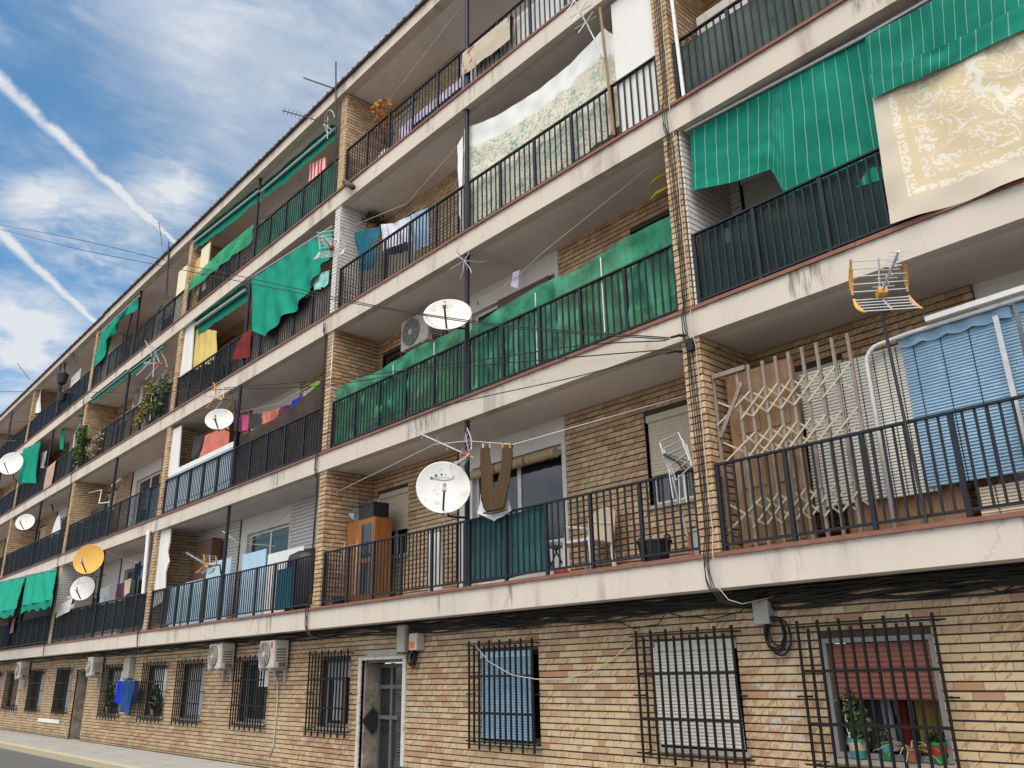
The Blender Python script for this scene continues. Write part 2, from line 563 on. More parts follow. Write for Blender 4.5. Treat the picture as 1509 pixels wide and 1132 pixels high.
MAT['pale_blue'] = simple('pale_blue_board', (.35, .51, .62), .6, var=.12, dirt=(.5, .62, .7, .5))
MAT['terra'] = simple('terracotta_pot', (.28, .10, .06), .8, var=.2)
MAT['turq'] = simple('turquoise_pot', (.06, .24, .26), .5, var=.15)
MAT['green_pot'] = simple('green_pot', (.02, .17, .05), .5, var=.15)
MAT['cream_pot'] = simple('cream_pot', (.46, .41, .31), .5, var=.1)
MAT['leaf'] = simple('leaf_green', (.055, .10, .022), .6, var=.45, scale=9)
MAT['leaf_d'] = simple('dark_leaf', (.022, .048, .014), .55, var=.45, scale=9)
MAT['leaf_y'] = simple('yellow_green_leaf', (.17, .17, .03), .6, var=.4, scale=9)
MAT['leaf_o'] = simple('orange_brown_leaf', (.42, .19, .035), .7, var=.4, scale=9)
MAT['leaf_p'] = simple('pale_dry_leaf', (.30, .26, .18), .75, var=.3, scale=9)
MAT['stem'] = simple('plant_stem', (.10, .07, .035), .8)
MAT['concrete_box'] = simple('grey_meter_box', (.30, .29, .26), .75, var=.15, dirt=(.16, .13, .1, .5))
MAT['cream_door'] = simple('cream_painted_board', (.66, .60, .42), .6, var=.08, dirt=(.45, .38, .25, .3))
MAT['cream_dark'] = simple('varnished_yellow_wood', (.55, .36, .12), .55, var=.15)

# wood
m = NT('varnished_wood', .45, spec=.4)
g = m.noise(m.obc(), 5, 6, .6, stretch=(6, 6, .5), dist=.6)
m.color(m.ramp(g, [(0.2, (.13, .045, .012)), (.55, (.27, .105, .026)), (.85, (.36, .165, .045))]))
MAT['wood'] = m.mat
m = NT('weathered_door_wood', .7)
g = m.noise(m.obc(), 4, 6, .65, stretch=(7, 7, .6), dist=.8)
c = m.ramp(g, [(0.2, (.14, .075, .038)), (.55, (.26, .15, .075)), (.85, (.35, .23, .13))])
m.color(m.mix(m.step(m.noise(m.obc(), 2.0, 5, .6), .5, .8), c, (.34, .28, .22)))
m.bump(g, .3, .006)
MAT['wood_old'] = m.mat
MAT['lattice'] = simple('weathered_lattice_paint', (.40, .365, .26), .75, var=.25, scale=12, dirt=(.25, .17, .12, .7))
MAT['gate'] = simple('rust_brown_gate_bars', (.225, .18, .145), .7, var=.3, scale=9, dirt=(.12, .065, .05, .7))

# cloths
def net(name, col, alpha, var=.35):
    m = NT(name, .85, spec=.1)
    a = m.noise(m.uv(), 2.6, 4, .6, stretch=(1.0, .45, 1), dist=.8)
    b = m.noise(m.uv(), 9, 3, .6, stretch=(1, .6, 1), dist=1.0)
    f = m.math('MULTIPLY_ADD', a, .6, m.math('MULTIPLY', b, .4))
    m.color(m.ramp(f, [(.3, tuple(v * (1 - var) for v in col)), (.7, tuple(min(1, v * (1 + var)) for v in col))]))
    m.alpha(alpha)
    m.bump(m.noise(m.uv(), 220, 2), .2, .002)
    return m.mat
MAT['net_green'] = net('green_shade_net', (.032, .185, .108), .82, .55)
MAT['net_top'] = net('green_net', (.035, .25, .13), .90)
MAT['net_dark'] = net('dark_green_net', (.016, .036, .034), .93)
MAT['net_teal'] = net('teal_green_sheet', (.022, .085, .095), .97, .3)
MAT['net_brown'] = net('dark_brown_cloth', (.050, .036, .030), .96)
MAT['net_black'] = net('charcoal_net', (.016, .018, .023), .93)
MAT['reed'] = net('grey_brown_reed_mat', (.19, .165, .14), 1.0, .45)
MAT['white_sheet'] = cloth_mat('white_cloth', (.66, .66, .66), .10)
MAT['pale_blue_sheet'] = cloth_mat('pale_blue_panel', (.46, .55, .62), .15)

m = NT('green_awning_canvas', .8, spec=.15)
ux, uy, _ = m.sep(m.uv())
fade = m.step(m.noise(m.uv(), .9, 5, .65), .35, .75)
st = m.math('ABSOLUTE', m.math('SUBTRACT', m.math('FRACT', m.math('DIVIDE', m.math('ADD', ux, m.math('MULTIPLY', m.noise(m.uv(), 1.2, 2), .03)), .118)), .5))
line = m.step(st, .040, .022)
c = m.mix(fade, (.000, .125, .082), (.004, .215, .150))
c = m.mix(m.math('MULTIPLY', m.step(m.noise(m.uv(), 5, 6, .7), .55, .75), .25), c, (.02, .10, .07))
spots = m.step(m.noise(m.uv(), 3.1, 2, .4, loc=(2, 5, 0)), .80, .83)
c = m.mix(m.math('MULTIPLY', line, .38), c, (.40, .55, .46))
m.color(m.mix(m.math('MULTIPLY', spots, .8), c, (.6, .66, .6)))
MAT['awn_stripe'] = m.mat

m = NT('green_awning_plain', .8, spec=.15)
ux, uy, _ = m.sep(m.uv())
st = m.math('ABSOLUTE', m.math('SUBTRACT', m.math('FRACT', m.math('DIVIDE', ux, .30)), .5))
line = m.step(st, .05, .02)
c = m.mix(m.noise(m.uv(), 1.8, 5, .6), (.000, .165, .105), (.006, .26, .175))
c = m.mix(m.math('MULTIPLY', line, .35), c, (.002, .10, .06))
wear = m.step(m.noise(m.uv(), 4.2, 3, .5, stretch=(.5, 2.0, 1)), .70, .75)
m.color(m.mix(m.math('MULTIPLY', wear, .6), c, (.5, .6, .55)))
MAT['awn'] = m.mat

# beige bedspread with white woven ornament
m = NT('beige_damask', .85, spec=.15)
ux, uy, _ = m.sep(m.uv())                                        # metres: 0..3 across, 0..2.05 down
wob = m.math('MULTIPLY', m.math('SUBTRACT', m.noise(m.uv(), 5.0, 4, .6), .5), .16)
du = m.math('MINIMUM', ux, m.math('SUBTRACT', 3.4, ux))
dv = m.math('SUBTRACT', 1.62, uy)
edge = m.math('MINIMUM', du, dv)
n1 = m.noise(m.uv(), 3.4, 2, .5, dist=2.0)
n2 = m.noise(m.uv(), 7.5, 2, .5, dist=1.4, loc=(3, 1, 0))
n3 = m.noise(m.uv(), 34.0, 2, .5)
scroll = m.math('MAXIMUM', m.step(m.math('ABSOLUTE', m.math('SUBTRACT', n1, .5)), .034, .020), m.step(n2, .60, .62))
scroll = m.math('MULTIPLY', scroll, m.step(n3, .38, .46))
sca = m.math('MULTIPLY', m.math('ADD', m.math('SINE', m.math('MULTIPLY', ux, 7.0)), m.math('SINE', m.math('MULTIPLY', uy, 7.5))), .07)
e2 = m.math('ADD', edge, sca)
band1 = m.math('MULTIPLY', m.step(edge, .32, .34), m.step(e2, .80, .74))
b2 = m.math('MULTIPLY', m.step(edge, .17, .18), m.step(edge, .26, .25))
lacy = m.math('MULTIPLY', b2, m.step(m.noise(m.uv(), 26, 1), .44, .5))
cx = m.math('SUBTRACT', ux, 1.30); cy = m.math('MULTIPLY', m.math('SUBTRACT', uy, .50), .8)
rr = m.math('SQRT', m.math('ADD', m.math('MULTIPLY', cx, cx), m.math('MULTIPLY', cy, cy)))
rr = m.math('ADD', rr, m.math('MULTIPLY', m.math('SINE', m.math('MULTIPLY', m.math('ARCTAN2', cy, cx), 8.0)), .045))
med = m.math('MULTIPLY', m.step(rr, .47, .44), m.math('MAXIMUM', scroll, m.step(m.math('ABSOLUTE', m.math('SUBTRACT', rr, .27)), .05, .03)))
orn = m.math('MAXIMUM', m.math('MAXIMUM', m.math('MULTIPLY', band1, scroll), lacy), med)
inside = m.step(edge, .15, .16)
base = m.mix(m.noise(m.uv(), 2.0, 4), (.50, .41, .255), (.555, .475, .335))
base = m.mix(inside, (.50, .44, .355), base)
m.color(m.mix(m.math('MULTIPLY', orn, .85), base, (.62, .595, .53)))
m.bump(m.math('ADD', orn, m.math('MULTIPLY', m.noise(m.uv(), 120, 2), .3)), .25, .004)
MAT['damask'] = m.mat

# floral sheet: white above, green sprays below
m = NT('floral_sheet', .85, spec=.15)
ux, uy, _ = m.sep(m.uv())
n1 = m.noise(m.uv(), 2.6, 2, .5, dist=.6)
n2 = m.noise(m.uv(), 13, 3, .6, dist=1.6)
n3 = m.noise(m.uv(), 4.6, 2, .5, loc=(4, 9, 0), dist=.6)
n4 = m.noise(m.uv(), 26, 2, .6, stretch=(1, .5, 1), dist=1.0)
leafy = m.math('MULTIPLY', m.step(n2, .46, .54), m.step(n4, .40, .48))
c = m.mix(m.noise(m.uv(), 9, 4), (.53, .50, .40), (.63, .61, .52))
c = m.mix(m.math('MULTIPLY', m.math('MULTIPLY', m.step(n1, .20, .50), leafy), .7), c, (.22, .26, .19))
c = m.mix(m.math('MULTIPLY', m.math('MULTIPLY', m.step(n3, .55, .60), m.step(n2, .42, .52)), .75), c, (.17, .29, .27))
up = m.step(m.math('ADD', uy, m.math('MULTIPLY', m.noise(m.uv(), 14, 3), .16)), .54, .50)
white = m.mix(m.noise(m.uv(), 3, 3), (.56, .57, .56), (.66, .67, .66))
m.color(m.mix(up, c, white))
MAT['floral'] = m.mat

# rug
m = NT('beige_rug_with_rosettes', .9, spec=.1)
ux, uy, _ = m.sep(m.uv())
e = m.math('MINIMUM', m.math('ABSOLUTE', ux), m.math('SUBTRACT', 1.6, ux))
fl = m.math('MULTIPLY', m.step(m.noise(m.uv(), 7, 3, .6, dist=1.0), .54, .60), m.step(e, .42, .36))
c = m.mix(m.noise(m.uv(), 60, 2), (.37, .32, .245), (.47, .42, .33))
m.color(m.mix(m.math('MULTIPLY', fl, .8), c, (.20, .055, .05)))
m.bump(m.noise(m.uv(), 90, 2), .3, .01)
MAT['rug'] = m.mat

def striped(name, a, b, w):
    m = NT(name, .9, spec=.1)
    ux, uy, _ = m.sep(m.uv())
    f = m.step(m.math('ABSOLUTE', m.math('SUBTRACT', m.math('FRACT', m.math('DIVIDE', ux, w)), .5)), .22, .27)
    m.color(m.mix(f, a, b))
    return m.mat
MAT['red_stripe'] = striped('red_and_white_stripes', (.58, .055, .075), (.64, .52, .52), .17)

m = NT('white_check', .9, spec=.1)
ux, uy, _ = m.sep(m.uv())
fx = m.step(m.math('FRACT', m.math('DIVIDE', ux, .07)), .70, .75)
fy = m.step(m.math('FRACT', m.math('DIVIDE', uy, .07)), .70, .75)
m.color(m.mix(m.math('MULTIPLY', m.math('MAXIMUM', fx, fy), .5), (.60, .60, .66), (.22, .22, .34)))
MAT['check'] = m.mat

for k, c in dict(teal=(.015, .105, .155), navy=(.008, .014, .04), royal=(.008, .03, .42), jeans=(.012, .055, .17), brown=(.072, .047, .022),
                 maroon=(.13, .018, .016), coral=(.50, .155, .115), pink=(.50, .09, .20), yellow=(.52, .41, .14), salmon=(.38, .12, .075),
                 lime=(.17, .40, .04), black=(.014, .014, .016), charcoal=(.05, .05, .055), white=(.64, .64, .66), lilac=(.50, .46, .60), grey=(.30, .31, .33),
                 beige=(.45, .36, .27), plum=(.10, .03, .07), cream=(.56, .50, .38), rose=(.40, .26, .20), sky=(.24, .34, .48), aqua=(.25, .55, .50)).items():
    MAT['c_' + k] = cloth_mat('cloth_' + k, c)

# ------------------------------------------------------------------ ground
GZ = -2.70                                   # pavement level
m = NT('asphalt', .9, spec=.25)
n1 = m.noise(m.P(), 1.1, 6, .65)
n2 = m.noise(m.P(), 60, 3, .7)
c = m.mix(n1, (.085, .085, .085), (.135, .133, .130))
c = m.mix(m.math('MULTIPLY', n2, .5), c, (.05, .05, .05))
tr = m.step(m.noise(m.P(), .5, 4, .6, stretch=(.15, 1.6, 1)), .5, .7)
m.color(m.mix(m.math('MULTIPLY', tr, .35), c, (.18, .178, .17)))
m.bump(n2, .4, .01)
b = MB(); b.box(-400, 400, -12.0, -1.22, GZ - .5, GZ - .13)
structure('road', b, m.mat)
m = NT('ground_earth', .95)
m.color(m.mix(m.noise(m.P(), .2, 6), (.16, .14, .11), (.24, .21, .17)))
b = MB(); b.box(-2500, 2500, -2500, 2500, GZ - .9, GZ - .51)
structure('ground', b, m.mat)
m = NT('cement_paving', .9)
x, y, z = m.sep(m.P())
fx = m.math('FRACT', m.math('DIVIDE', x, 1.25)); fy = m.math('FRACT', m.math('DIVIDE', m.math('ADD', y, .52), .75))
jt = m.math('MAXIMUM', m.step(fx, .018, .008), m.step(fy, .03, .015))
c = m.mix(m.noise(m.P(), 1.6, 6, .6), (.235, .225, .21), (.34, .325, .30))
c = m.mix(m.math('MULTIPLY', m.step(m.noise(m.P(), 3.4, 5, .65, loc=(5, 2, 0)), .52, .72), .5), c, (.15, .145, .14))
m.color(m.mix(m.math('MULTIPLY', jt, .6), c, (.10, .095, .09)))
m.bump(m.noise(m.P(), 40, 4), .3, .006)
b = MB(); b.box(-60, 30, -1.055, .60, GZ - .5, GZ)
structure('pavement', b, m.mat)
b = MB(); b.box(-60, 30, -24, -12.0, GZ - .5, GZ - .02)
structure('opposite_pavement', b, m.mat)
m = NT('kerb_paint', .85)
x, y, z = m.sep(m.P())
jt = m.step(m.math('FRACT', x), .03, .012)
c = m.mix(m.step(m.noise(m.P(), 5, 6, .7), .38, .66), (.33, .31, .26), (.40, .325, .14))
m.color(m.mix(m.math('MULTIPLY', jt, .7), c, (.15, .13, .1)))
b = MB()
for i in range(-60, 30):
    b.box(i + .004, i + .996, -1.22, -1.055, GZ - .4, GZ + .012)
o = obj('kerb', b, m.mat, bevel=.02); o['kind'] = 'structure'

# ------------------------------------------------------------------ the apartment block
PIL = [(-5.28, -5.04), (-13.56, -13.32), (-21.95, -21.71), (-30.46, -30.22), (-39.08, -38.84), (-47.6, -47.36)]
PIL_R = (3.20, 3.44)
BAYS = []                                   # (name, left pillar's right face, right pillar's left face, post x)
edges = [PIL_R] + PIL
for i in range(len(PIL)):
    BAYS.append(('ABCDEF'[i], edges[i + 1][1], edges[i][0]))
XMIN, XMAX = -47.6, 3.44
FZ = [0.0, 2.80, 5.61, 8.40]                # balcony floors (underside of the terracotta edge)
FH = [.32, .32, .345, .345]                 # height of the rendered edge beam
RZ0, RZ1 = 10.83, 11.09
WY = 0.45                                   # ground floor wall face
BY = 1.05                                   # back wall of the balconies
bld = thing('apartment_building', 'long brick block with four storeys of balconies above a barred ground floor', 'apartment building', (-20, 0.5, GZ))

BR = random.Random(11)
def courses(mb, x0, x1, y0, y1, z0, z1, holes=(), faces=None):
    """raked brick courses: every course a strip standing 12 mm proud of the mortar core"""
    k0, k1 = math.floor(z0 / ROW + 1e-6), math.ceil(z1 / ROW - 1e-6)
    for k in range(k0, k1):
        za, zb = max(k * ROW + .0078, z0), min((k + 1) * ROW - .0078, z1)
        if zb - za < .012:
            continue
        spans = [(x0, x1)]
        for hx0, hx1, hz0, hz1 in holes:
            if za < hz1 - .004 and zb > hz0 + .004:
                ns = []
                for a, c in spans:
                    if hx1 <= a or hx0 >= c:
                        ns.append((a, c)); continue
                    if hx0 > a: ns.append((a, hx0))
                    if hx1 < c: ns.append((hx1, c))
                spans = ns
        for a, c in spans:
            x = a
            while x < c - .001:                      # laid by hand: no course quite true
                w = BR.uniform(.7, 1.9)
                e = c if c - x - w < .3 else x + w
                jz, jy = BR.uniform(-.0018, .0018), BR.uniform(-.0015, .003)
                mb.box(x, e, y0 + (jy if y1 - y0 < .2 else 0), y1, za + jz + BR.uniform(-.001, .001), zb + jz)
                x = e

def core(mb, x0, x1, y0, y1, z0, z1, holes=()):
    xs = sorted({x0, x1, *[h[0] for h in holes], *[h[1] for h in holes]})
    for a, c in zip(xs, xs[1:]):
        zs = [(z0, z1)]
        mid = (a + c) / 2
        for h in holes:
            if h[0] < mid < h[1]:
                ns = []
                for p, q in zs:
                    if h[2] > p: ns.append((p, min(q, h[2])))
                    if h[3] < q: ns.append((max(p, h[3]), q))
                zs = ns
        for p, q in zs:
            if q - p > .001:
                mb.box(a, c, y0, y1, p, q)

# --- ground floor openings: kind, x0, x1, z0, z1
GW = [('red', -4.30, -3.22, -1.905, -.84), ('white', -6.35, -5.24, -1.905, -.82), ('blue', -9.46, -8.27, -1.965, -.82),
      ('dark', -13.85, -12.90, -1.92, -.84), ('half', -17.08, -15.90, -1.92, -.80), ('drape', -20.15, -18.97, -1.92, -.80),
      ('plants', -22.38, -21.16, -1.92, -.80), ('plants', -25.46, -24.24, -1.92, -.80), ('drape', -29.93, -28.83, -1.92, -.80),
      ('drape', -33.16, -31.92, -1.92, -.80), ('blind', -36.50, -34.85, -1.92, -.80), ('drape', -38.90, -37.75, -1.92, -.80),
      ('blind', -42.3, -41.1, -1.92, -.80), ('drape', -45.6, -44.4, -1.92, -.80), ('drape', .1, 1.2, -1.92, -.80)]
GD = [(-12.54, -11.34, GZ, -.86), (-28.40, -27.25, GZ, -.78), (-44.2 - .05, -43.1, GZ, -.78)]
holes = [g[1:] for g in GW] + GD
b = MB(); b.mi = 0
courses(b, XMIN, XMAX, WY, WY + .06, GZ + .02, -.33, holes)
b.mi = 1
core(b, XMIN, XMAX, WY + .014, WY + .30, GZ + .0, -.32, holes)
obj('ground_wall', b, [MAT['brick_shaded'], MAT['mortar']], bld)
# --- balcony slabs with terracotta edge
b = MB(); b.box(XMIN, XMAX, 1.4, 9.0, -.32, 11.0)
obj('inner_wall', b, MAT['white_wall'], bld)
for k in range(4):
    z = FZ[k]
    b = MB()
    b.mi = 0
    b.box(XMIN, XMAX, 0.0, .16, z - FH[k], z)                   # edge beam
    b.mi = 1
    b.box(XMIN, XMAX, .16, 1.42 if k else .76, z - FH[k] + .012, z - .001)
    sl = obj('balcony_slab', b, [MAT['fascia'], MAT['soffit']], bld)
    c = MB()
    x = XMIN
    rnd = random.Random(k)
    while x < XMAX:
        w = min(rnd.choice((1.6, 2.4, 3.1)), XMAX - x)
        j = rnd.uniform(-.006, .006)
        c.box(x + .002, x + w - .002, -.028 + j, .30, z, z + .042 + j * .6)
        x += w
    obj('coping', c, MAT['coping'], sl)
    f = MB(); f.box(XMIN, XMAX, .302, 1.4, z, z + .03)
    obj('floor_tiles', f, MAT['terra'], sl)
b = MB(); b.mi = 0
b.box(XMIN, XMAX, -.06, .14, RZ0, RZ1)
b.mi = 1
b.box(XMIN, XMAX, .14, 1.42, RZ0 + .012, RZ1 - .01)
rf = obj('roof', b, [MAT['fascia'], MAT['soffit']], bld)
b = MB()
for x0, x1, dz in ((XMIN, -29.4, -.05), (-29.4, XMAX, 0.0)):
    i = 0
    x = x0
    while x < x1:
        w = min(.21, x1 - x)
        j = .008 * math.sin(i * 2.3)
        b.box(x + .004, x + w, -.13 + j, .6, RZ1 + dz + .004, RZ1 + dz + .045 + j)
        b.tube([(x + w / 2, -.12 + j, RZ1 + dz + .035), (x + w / 2, 4.0, RZ1 + dz + 1.17)], .045, 8)
        x += w; i += 1
    b.obox(Vector(((x0 + x1) / 2, 2.2, RZ1 + dz + .62)), Vector((1, 0, 0)), Vector((0, 1, .3)).normalized(), Vector((0, -.3, 1)).normalized(), (x1 - x0) / 2, 2.2, .03)
obj('eave_tiles', b, MAT['tile'], rf)

# --- piers / partition walls between flats, one per storey
PAINT_R = {(1, 2): 1, (2, 1): 0, (3, 1): 0}
WHITE_SIDE = {(0, 1), (1, 2), (3, 0)}        # (pier, storey) whose right face is painted
for pi, (xa, xb) in enumerate([*PIL, PIL_R]):
    for k in range(4):
        z0 = FZ[k] + .043
        z1 = (FZ[k + 1] - FH[k + 1]) if k < 3 else RZ0
        white = (pi, k) in WHITE_SIDE
        b = MB()
        b.mi = 0
        fx = xb if not white else xb - .03
        courses(b, xa, fx, .025, BY, z0, z1)
        b.mi = 1
        core(b, xa + .014, fx - (.014 if not white else 0), .040, BY, z0, z1)
        mats = [MAT['brick'], MAT['mortar']]
        if white:
            b.mi = 2
            y0 = .025 if (pi, k) != (0, 1) else .06
            courses(b, xb - .03, xb, y0, BY, z0, z1)
            b.mi = 3
            core(b, xb - .03, xb - .014, y0 + .012, BY, z0, z1)
            mats += [MAT['brick_w'], MAT['mortar_w']]
        if (pi, k) == (1, 2):                 # whole pier painted
            mats = [MAT['brick_w'], MAT['mortar_w'], MAT['brick_w'], MAT['mortar_w']]
        obj('pier', b, mats, bld)

def blind(x0, x1, z0, z1, y, mat, parent, pitch=.045, name='roller_blind', tilt=0.0):
    b = MB()
    n = max(2, int((z1 - z0) / pitch))
    p = (z1 - z0) / n
    for i in range(n):
        za = z0 + i * p
        dx = tilt * (za - z0)
        b.v += []
        k = len(b.v)
        b.v += [(x0 + dx, y, za + .004), (x1 + dx, y, za + .004), (x1 + dx, y - .008, za + p * .5), (x0 + dx, y - .008, za + p * .5),
                (x1 + dx, y, za + p + .004), (x0 + dx, y, za + p + .004), (x0 + dx, y + .010, za + p * .5), (x1 + dx, y + .010, za + p * .5)]
        for q in ((0, 1, 2, 3), (3, 2, 4, 5), (0, 6, 7, 1), (5, 4, 7, 6)):
            b.face([k + j for j in q])
    return obj(name, b, mat, parent)

def window_set(x0, x1, z0, z1, y, parent, blind_mat=None, drop=.6, frame='frame_w', door=False, hung=False):
    """a window (or balcony door) of the block: frame, glass, blind, sill"""
    w = MB()
    t = .055
    yy = y + .10
    for a, c in ((x0, x0 + t), (x1 - t, x1)):
        w.box(a, c, yy, yy + .05, z0, z1)
    w.box(x0 + t, x1 - t, yy, yy + .05, z1 - t, z1)
    w.box(x0 + t, x1 - t, yy, yy + .05, z0, z0 + t)
    xm = (x0 + x1) / 2
    w.box(xm - .04, xm + .04, yy + .002, yy + .048, z0 + t, z1 - t)
    if door:
        w.box(x0 + t, xm - .04, yy + .004, yy + .046, z0 + .62, z0 + .70)
        w.box(xm + .04, x1 - t, yy + .004, yy + .046, z0 + .62, z0 + .70)
    fr = obj('balcony_door' if door else 'window', w, MAT[frame], parent)
    g = MB(); g.box(x0 + t, x1 - t, yy + .018, yy + .030, z0 + t, z1 - t)
    obj('glass', g, MAT['glass'], fr)
    if door:
        g = MB()
        g.box(x0 + t, xm - .04, yy + .008, yy + .016, z0 + t, z0 + .62)
        g.box(xm + .04, x1 - t, yy + .008, yy + .016, z0 + t, z0 + .62)
        obj('lower_panel', g, MAT[frame], fr)
    else:
        s = MB(); s.box(x0 - .05, x1 + .05, y - .05, yy, z0 - .05, z0 - .004)
        obj('sill', s, MAT['concrete_box'], fr)
    if blind_mat:
        blind(x0 + .03, x1 - .03, z1 - (z1 - z0) * drop, z1 - .03, y + (.05 if not hung else -.01), MAT[blind_mat], fr)
        r = MB(); r.box(x0 + .02, x1 - .02, y + .015, y + .085, z1 - .10, z1 - .006)
        obj('blind_box', r, MAT['frame_w' if blind_mat == 'slat_white' else 'slat_cream'], fr)
    return fr

# --- back walls of the loggias
WALLS = {('C', 0): 'white', ('B', 0): 'brick', ('A', 1): 'white', ('D', 0): 'white'}
BL_L = {('B', 0): ('slat_cream', .62), ('B', 1): (None, 0), ('B', 2): ('slat_cream', .9), ('C', 0): (None, 0), ('A', 1): ('slat_white', .8)}
BL_R = {('B', 0): ('slat_cream', .68), ('B', 1): (None, 0), ('C', 0): ('slat_white', .4)}
for bn, xl, xr in BAYS:
    for k in range(4):
        z = FZ[k] + .03
        zt = (FZ[k + 1] - FH[k + 1] + .012) if k < 3 else RZ0 + .012
        wl0, wl1, wz0, wz1 = xl + .14, xl + 1.14, FZ[k] + .90, FZ[k] + 2.12
        wr0, wr1 = xr - 1.45, xr - .42
        dl, dr = xl + 2.90, xl + 4.98
        pl, pr = xl + 2.55, xl + 5.10
        if bn == 'A' : wl0, wl1 = xl + .14, xl + 1.14
        hl = [(wl0, wl1, wz0, wz1), (wr0, wr1, wz0, wz1)]
        white = WALLS.get((bn, k)) == 'white'
        for wa, wb, wh in ((xl - .12, pl, hl[:1]), (pr, xr + .12, hl[1:])):
          b = MB(); b.mi = 0
          courses(b, wa, wb, BY, BY + .08, z, zt, wh)
          b.mi = 1
          core(b, wa, wb, BY + .014, BY + .30, z, zt, wh)
          obj('back_wall', b, [MAT['brick_w'], MAT['mortar_w']] if white else [MAT['brick'], MAT['mortar']], bld)
        b = MB()
        core(b, pl + .002, pr - .002, BY + .045, BY + .30, z, zt, [(dl, dr, FZ[k] - .1, FZ[k] + 2.10)])
        obj('door_surround', b, MAT['white_wall'], bld)
        bm_, dp = BL_L.get((bn, k), ('slat_cream', random.choice((.3, .55, .8))))
        window_set(wl0, wl1, wz0, wz1, BY, bld, bm_, dp, 'frame_b' if (bn, k) == ('B', 1) else random.choice(('frame_w', 'frame_g')))
        bm_, dp = BL_R.get((bn, k), ('slat_cream', random.choice((.3, .55, .8))))
        window_set(wr0, wr1, wz0, wz1, BY, bld, bm_, dp, 'frame_b' if (bn, k) == ('B', 1) else random.choice(('frame_w', 'frame_g')))
        window_set(dl, dr, FZ[k] + .03, FZ[k] + 2.10, BY + .04, bld, None, 0, 'frame_w' if bn in 'BC' else random.choice(('frame_w', 'frame_g')), True)
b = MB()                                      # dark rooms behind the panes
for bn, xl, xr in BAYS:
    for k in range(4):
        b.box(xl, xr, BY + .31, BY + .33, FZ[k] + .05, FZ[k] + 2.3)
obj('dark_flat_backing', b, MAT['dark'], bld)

# --- posts and railings
RH = .975
def railing(x0, x1, k, post_step=.805):
    z = FZ[k]
    y = .075
    b = MB()
    n = max(1, round((x1 - x0) / post_step))
    st = (x1 - x0) / n
    for i in range(n):
        nb = max(1, round(st / .105))
        for j in range(1, nb):
            x = x0 + i * st + j * st / nb + random.uniform(-.003, .003)
            b.box(x - .011, x + .011, y - .007, y + .007, z + .135, z + RH - .012)
    r = obj('railing', b, MAT['rail'], bld)
    for i in range(n + 1):
        p = MB()
        x = x0 + i * st
        p.box(x - .023, x + .023, y - .018, y + .018, z + .043, z + RH - .013)
        obj('upright', p, MAT['rail'], r)
    h = MB(); h.box(x0 - .02, x1 + .02, y - .024, y + .024, z + RH - .012, z + RH + .014)
    obj('handrail', h, MAT['rail'], r, bevel=.004)
    h = MB(); h.box(x0, x1, y - .014, y + .014, z + .108, z + .134)
    obj('bottom_rail', h, MAT['rail'], r)
MID = {}
for bn, xl, xr in BAYS:
    mx = {'A': -.92, 'B': -9.288, 'C': -17.60, 'D': -26.1, 'E': -34.6, 'F': -43.15}[bn]
    MID[bn] = mx
    for k in range(4):
        railing(xl + .03, mx - .05, k)
        railing(mx + .05, xr - .03, k)
        z1 = (FZ[k + 1] - FH[k + 1]) if k < 3 else RZ0
        b = MB(); b.tube([(mx, .075, FZ[k] + .04), (mx, .075, z1 + .005)], .040, 14)
        obj('post', b, MAT['rail'], bld, smooth=False)

# --- ground floor windows, their cages and doors
MAT['mustard'] = cloth_mat('mustard_cloth', (.22, .15, .035))
def cage(x0, x1, label, z0=-2.07, z1=-.67):
    y = .335
    g = MB()
    n = 12
    for i in range(n + 1):
        x = x0 + (x1 - x0) * i / n
        lng = i % 2 == 0
        rw = .011
        g.box(x - rw, x + rw, y - rw, y + rw, z0 if lng else z0 + .075, z1 + (0 if lng else -.075))
    for zz, hh in ((z1 - .06, .010), (z1 - .47, .014), (z1 - .94, .014), (z0 + .10, .010)):
        g.box(x0, x1, y - .017, y - .0115, zz - hh, zz + hh)
    for sx in (x0, x1):
        for zz in (z1 - .06, z1 - .70, z0 + .10):
            g.box(sx - .009, sx + .009, y + .0115, WY + .02, zz - .009, zz + .009)
            ox = .10 if sx == x1 else -.10
            g.box(min(sx, sx + ox), max(sx, sx + ox), y + .012, y + .03, zz - .008, zz + .008)
    return obj('window_cage', g, MAT['iron'], bld)

def curtain(x0, x1, z0, z1, y, mat, parent, name='curtain', n=7):
    b = MB()
    b.grid(lambda u, v: (x0 + (x1 - x0) * u, y + .022 * math.sin(u * n * 6.283 + 1.3 * math.sin(v * 2)) , z1 + (z0 - z1) * v), n * 6, 6, x1 - x0, z1 - z0)
    return obj(name, b, mat, parent, smooth=True)

